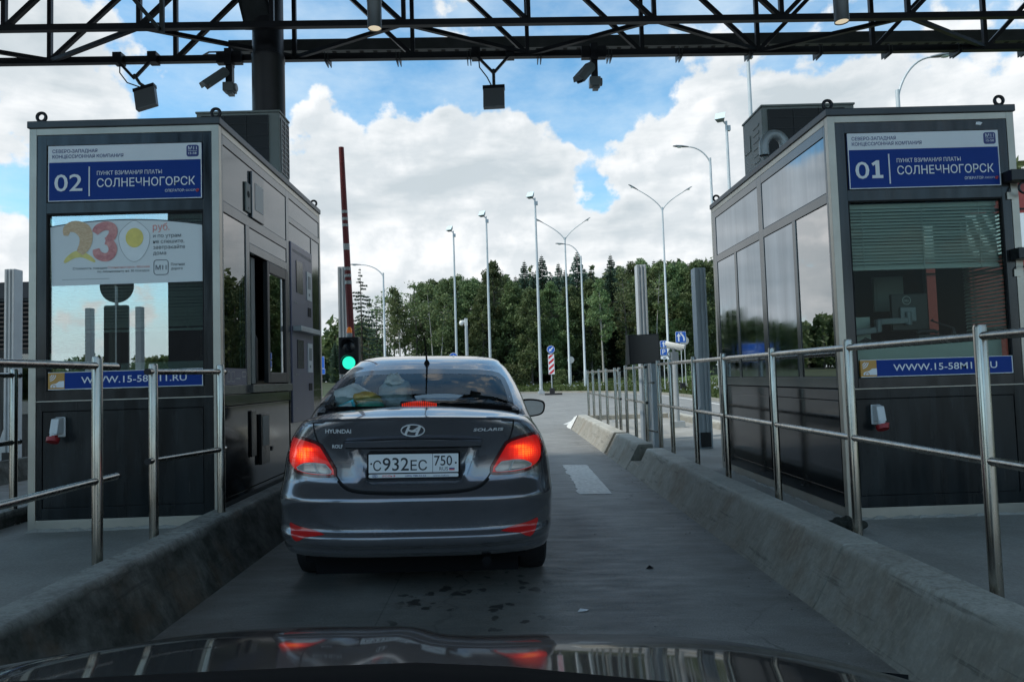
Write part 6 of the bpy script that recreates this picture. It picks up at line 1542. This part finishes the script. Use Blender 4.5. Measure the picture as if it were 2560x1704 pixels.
rows = [('aspen', [(1055, 76, 700), (1120, 74, 688), (1172, 75, 692), (1210, 73, 705), (1285, 74, 695), (1330, 72, 712), (1385, 73, 700), (1425, 74, 705), (1480, 74, 690), (1590, 76, 648), (1655, 77, 642), (1685, 75, 655), (1712, 76, 648), (1745, 74, 640), (1778, 75, 646), (1612, 80, 640)], 'dense green broadleaf tree in the front row of the forest'),
        ('spruce', [(1105, 79, 712), (1160, 80, 698), (1225, 80, 690), (1295, 79, 688), (1340, 80, 676), (1385, 79, 680), (1420, 80, 672), (1485, 80, 668), (1605, 82, 655), (1645, 82, 648), (1695, 84, 650), (1765, 83, 645)], 'slim dark spruce standing between the front broadleaf trees'),
        ('sparse', [(968, 76, 700), (985, 80, 706), (1022, 77, 712), (1040, 74, 690), (1070, 81, 690), (925, 82, 742)], 'thin see-through broadleaf tree at the sparse left part of the forest'),
        ('aspen', [(1090, 84, 690), (1150, 86, 680), (1195, 83, 690), (1260, 85, 682), (1345, 87, 690), (1430, 86, 690), (1500, 88, 685), (1560, 86, 660), (1700, 86, 650), (1760, 85, 645), (1310, 90, 690), (1400, 92, 690), (1620, 90, 650), (1230, 92, 690), (1110, 93, 695)], 'broadleaf tree in the second row of the forest, crown between front trees'),
        ('spruce', [(1140, 90, 705), (1270, 88, 700), (1470, 90, 670), (1580, 92, 668), (1660, 90, 660), (1730, 92, 655), (1205, 95, 700), (1420, 94, 690), (1510, 95, 690)], 'dark spruce mixed among the broadleaf trees of the forest'),
        ('spruce', [(838, 90, 850), (822, 96, 868), (806, 92, 880), (790, 98, 872), (855, 100, 880), (770, 95, 878)], 'low dark spruce far off between booth 02 and the barrier')]
for kind, lst, lab in rows:
    for (px, Y, top) in lst: plant(kind, px, Y, top, lab, G if 'far off' not in lab else 'low far spruces')
for (px, Y, top, lab) in ((1268, 70, 905, 'light green bush between car and striped board'), (1300, 71, 925, 'low bush left of the floodlight mast footing'), (1405, 71, 920, 'bush at the forest edge right of the striped board'), (1590, 71, 905, 'bush behind the slim birch and display'), (1470, 72, 930, 'low bush at the forest edge beside single arm lamp base'), (1742, 60, 900, 'bush behind the grey post left of booth 01'), (1235, 72, 900, 'dark bush hidden partly by the car roof')): plant('bush', px, Y, top, lab, 'bushes at the forest edge')
rr = random.Random(99)
plant('birch', 2556, 46, 398, 'thin bare topped tree rising behind the red building', G)

# woodland masses that read as one: behind the forest edge, and left, right and behind the viewpoint
def wood(name, spots, label, seed, leaf='leaf_a', size=.55, per=26):
    r2 = random.Random(seed); k = MB(); tk = MB()
    for (x, y, h) in spots:
        zb = terrain_z(x, y); 
        if r2.random() < .4:
            n = int(h/.9)
            for i in range(n):
                q = i/n; rad = (1-q)*h*.16+.15
                leaf_quads(k, (x, y, zb+1+q*(h-1)), (rad, rad, .5), max(6, int(per*(1-q)*.8)), size*.8, r2)
        else:
            for i in range(16):
                q = r2.uniform(.08, 1); rad = h*.17*sin(pi*min(1, q*.8+.15)); a = r2.uniform(0, 6.28)
                leaf_quads(k, (x+cos(a)*rad, y+sin(a)*rad, zb+h*q*.95), (1.3, 1.3, 1.1), per, size, r2)
        tk.tube([(x, y, zb), (x, y, zb+h*.8)], [.16, .04], 5)
    root = bpy.data.objects.new(name, None); COL.objects.link(root); tag(root, label, 'woodland', kind='stuff')
    a = k.build('foliage', M[leaf], root, flip=False); b = tk.build('trunks', M['bark'], root, flip=False)
    return root
back = [(rr.uniform(-2, 42), rr.uniform(96, 128), rr.uniform(13, 17)) for _ in range(85)]
wood('woodland', back, 'dark forest interior behind the front trees', 1)
farl = [(rr.uniform(-120, -20), rr.uniform(88, 128), rr.uniform(5.5, 9)) for _ in range(210)]
wood('woodland', farl, 'low far woodland beyond booth 02, mirrored in the side of booth 01', 5)
left = [(rr.uniform(-62, -42), rr.uniform(-15, 62), rr.uniform(10, 15)) for _ in range(46)]
wood('woodland', left, 'woodland left of the toll plaza, seen mirrored in booth 01', 2)
right = [(rr.uniform(34, 52), rr.uniform(-10, 75), rr.uniform(11, 17)) for _ in range(40)]
wood('woodland', right, 'woodland right of the toll plaza, seen mirrored in booth 02', 3)
behind = [(rr.uniform(-110, -25), rr.uniform(-140, -110), rr.uniform(4.5, 8)) for _ in range(230)]
wood('woodland', behind, 'distant woodland behind the viewpoint, mirrored in booth windows', 4)

# grass blades and white flowers on the verge
k = MB(); fl = MB(); r2 = random.Random(8); vs = []; fs = []
cnt = 0
while cnt < 15000:
    i = r2.randrange(len(EDGE)-1); a, b = EDGE[i], EDGE[i+1]; t = r2.random()
    if not (-6 < a[0] < 20 and a[1] > 12): continue
    l = sqrt((b[0]-a[0])**2+(b[1]-a[1])**2)
    if r2.random() > l/3.0: continue
    d = .2+(r2.random()**1.6)*15; nxv, nyv = -(b[1]-a[1])/l, (b[0]-a[0])/l
    x, y = lerp(a[0], b[0], t)+nxv*d, lerp(a[1], b[1], t)+nyv*d
    zb = interp(d, [(.14, .10), (1.2, .13), (4, .2), (9, .35), (16, .6)]); h = r2.uniform(.12, .42)*(1 if d > 1 else .6)
    q = r2.uniform(0, 6.28); w = r2.uniform(.03, .09); lx, ly = r2.uniform(-.15, .15), r2.uniform(-.15, .15)
    o = len(vs); vs += [(x-w*cos(q), y-w*sin(q), zb), (x+w*cos(q), y+w*sin(q), zb), (x+lx, y+ly, zb+h)]; fs.append((o, o+1, o+2)); cnt += 1
    if r2.random() < .016 and d > .6:
        for _ in range(3):
            cx, cy, cz = x+r2.uniform(-.15, .15), y+r2.uniform(-.15, .15), zb+h*r2.uniform(.8, 1.2); s = .022
            fl.add([(cx-s, cy, cz-s), (cx+s, cy, cz-s), (cx+s, cy, cz+s), (cx-s, cy, cz+s)], [(0, 1, 2, 3)])
k.add(vs, fs)
M['blade'] = leaf_material('grass_blades', (.055, .10, .022), (.12, .17, .05), .3)
g = k.build('verge_grass_blades', M['blade'], flip=False); tag(g, 'rough green grass growing on the verge beyond the road', 'grass', kind='stuff')
f = fl.build('flower_heads', M['white'], flip=False); tag(f, 'white wild flowers scattered in the verge grass', 'flowers', kind='stuff')

# ------------------------------------------------------------------ the attendant seated inside booth 02
M['skin'] = pmat('skin', (.42, .25, .18), .55)
M['jacket'] = pmat('blue_jacket', (.02, .04, .26), .8, var=.15, vs=20)
M['trousers'] = pmat('dark_trousers', (.02, .022, .03), .85)
M['hair'] = pmat('dark_hair', (.02, .014, .01), .7)
def skinned(name, mat, verts, edges, radii, parent, root=0, lvl=2):
    me = bpy.data.meshes.new(name); me.from_pydata(verts, edges, []); me.materials.append(mat)
    o = bpy.data.objects.new(name, me); COL.objects.link(o); o.parent = parent
    sk = o.modifiers.new('skin', 'SKIN'); sk.use_smooth_shade = True
    for i, r in enumerate(radii):
        me.skin_vertices[0].data[i].radius = (r, r) if not isinstance(r, tuple) else r; me.skin_vertices[0].data[i].use_root = i == root
    ss = o.modifiers.new('subdivision', 'SUBSURF'); ss.levels = lvl; ss.render_levels = lvl; return o
pe = thing('person', 'person in a blue jacket sitting inside booth 02 behind its open window', 'person', (-2.60, 6.32, ISL_L+.12+.38), radians(-90))
# local axes: facing -Y turned towards the lane; origin on the seat
J = [(0, .0, .10), (0, .0, .32), (0, -.02, .50), (0, -.03, .58), (0, -.05, .68), (0, -.05, .78), (-.19, -.01, .50), (-.26, -.10, .26), (-.16, -.30, .22), (.19, -.01, .50), (.27, -.10, .26), (.14, -.30, .24), (-.10, -.05, .06), (-.12, -.45, .08), (-.12, -.46, -.36), (-.12, -.58, -.40), (.10, -.05, .06), (.12, -.45, .08), (.12, -.46, -.36), (.12, -.58, -.40), (-.13, -.38, .22), (.11, -.38, .24)]
E_ = [(0, 1), (1, 2), (2, 3), (3, 4), (4, 5), (2, 6), (6, 7), (7, 8), (2, 9), (9, 10), (10, 11), (0, 12), (12, 13), (13, 14), (14, 15), (0, 16), (16, 17), (17, 18), (18, 19), (8, 20), (11, 21)]
RR = [.13, .125, .12, .055, .085, .075, .06, .045, .03, .06, .045, .03, .085, .07, .045, .04, .085, .07, .045, .04, .038, .038]
bd = skinned('body', M['skin'], J, E_, RR, pe)
skinned('jacket', M['jacket'], [J[0], J[1], J[2], (0, -.025, .545), J[6], J[7], (-.165, -.285, .222), J[9], J[10], (.145, -.285, .24)], [(0, 1), (1, 2), (2, 3), (2, 4), (4, 5), (5, 6), (2, 7), (7, 8), (8, 9)], [.15, .145, .14, .075, .08, .062, .045, .08, .062, .045], pe)
skinned('trousers', M['trousers'], [J[0], J[12], J[13], (-.12, -.46, -.32), J[16], J[17], (.12, -.46, -.32)], [(0, 1), (1, 2), (2, 3), (0, 4), (4, 5), (5, 6)], [.15, .10, .085, .06, .10, .085, .06], pe)
k = MB(); k.ell((0, -.035, .755), .098, .108, .10, 16, 10); k.v = [(x, y+.02*max(0, z-.74), max(z, .70)) for x, y, z in k.v]; k.build('hair', M['hair'], pe, smooth=70)
k = MB()
for sx in (-.032, .032): k.ell((sx, -.135, .735), .012, .008, .008, 10, 6)
k.build('eyes', M['blackink'], pe, smooth=60)
k = MB(); k.prism([(-.14, .70), (-.165, .69), (-.14, .675)], -.012, .012, 'yz'); k.build('nose', M['skin'], pe, bevel=.004)
for sx, w in ((-.13, J[20]), (.11, J[21])):
    k = MB()
    for i in range(4):
        x = w[0]-.028+.019*i; L = (.062, .072, .068, .054)[i]
        k.tube([(x, w[1]-.02, w[2]), (x, w[1]-.02-L*.5, w[2]-.004), (x, w[1]-.02-L, w[2]-.02)], [.0095, .0085, .006], 8)
    s = 1 if sx < 0 else -1
    k.tube([(w[0]+.03*s, w[1]+.01, w[2]), (w[0]+.055*s, w[1]-.025, w[2]-.006), (w[0]+.058*s, w[1]-.05, w[2]-.012)], [.011, .010, .007], 8); k.build('fingers', M['skin'], pe, smooth=60)
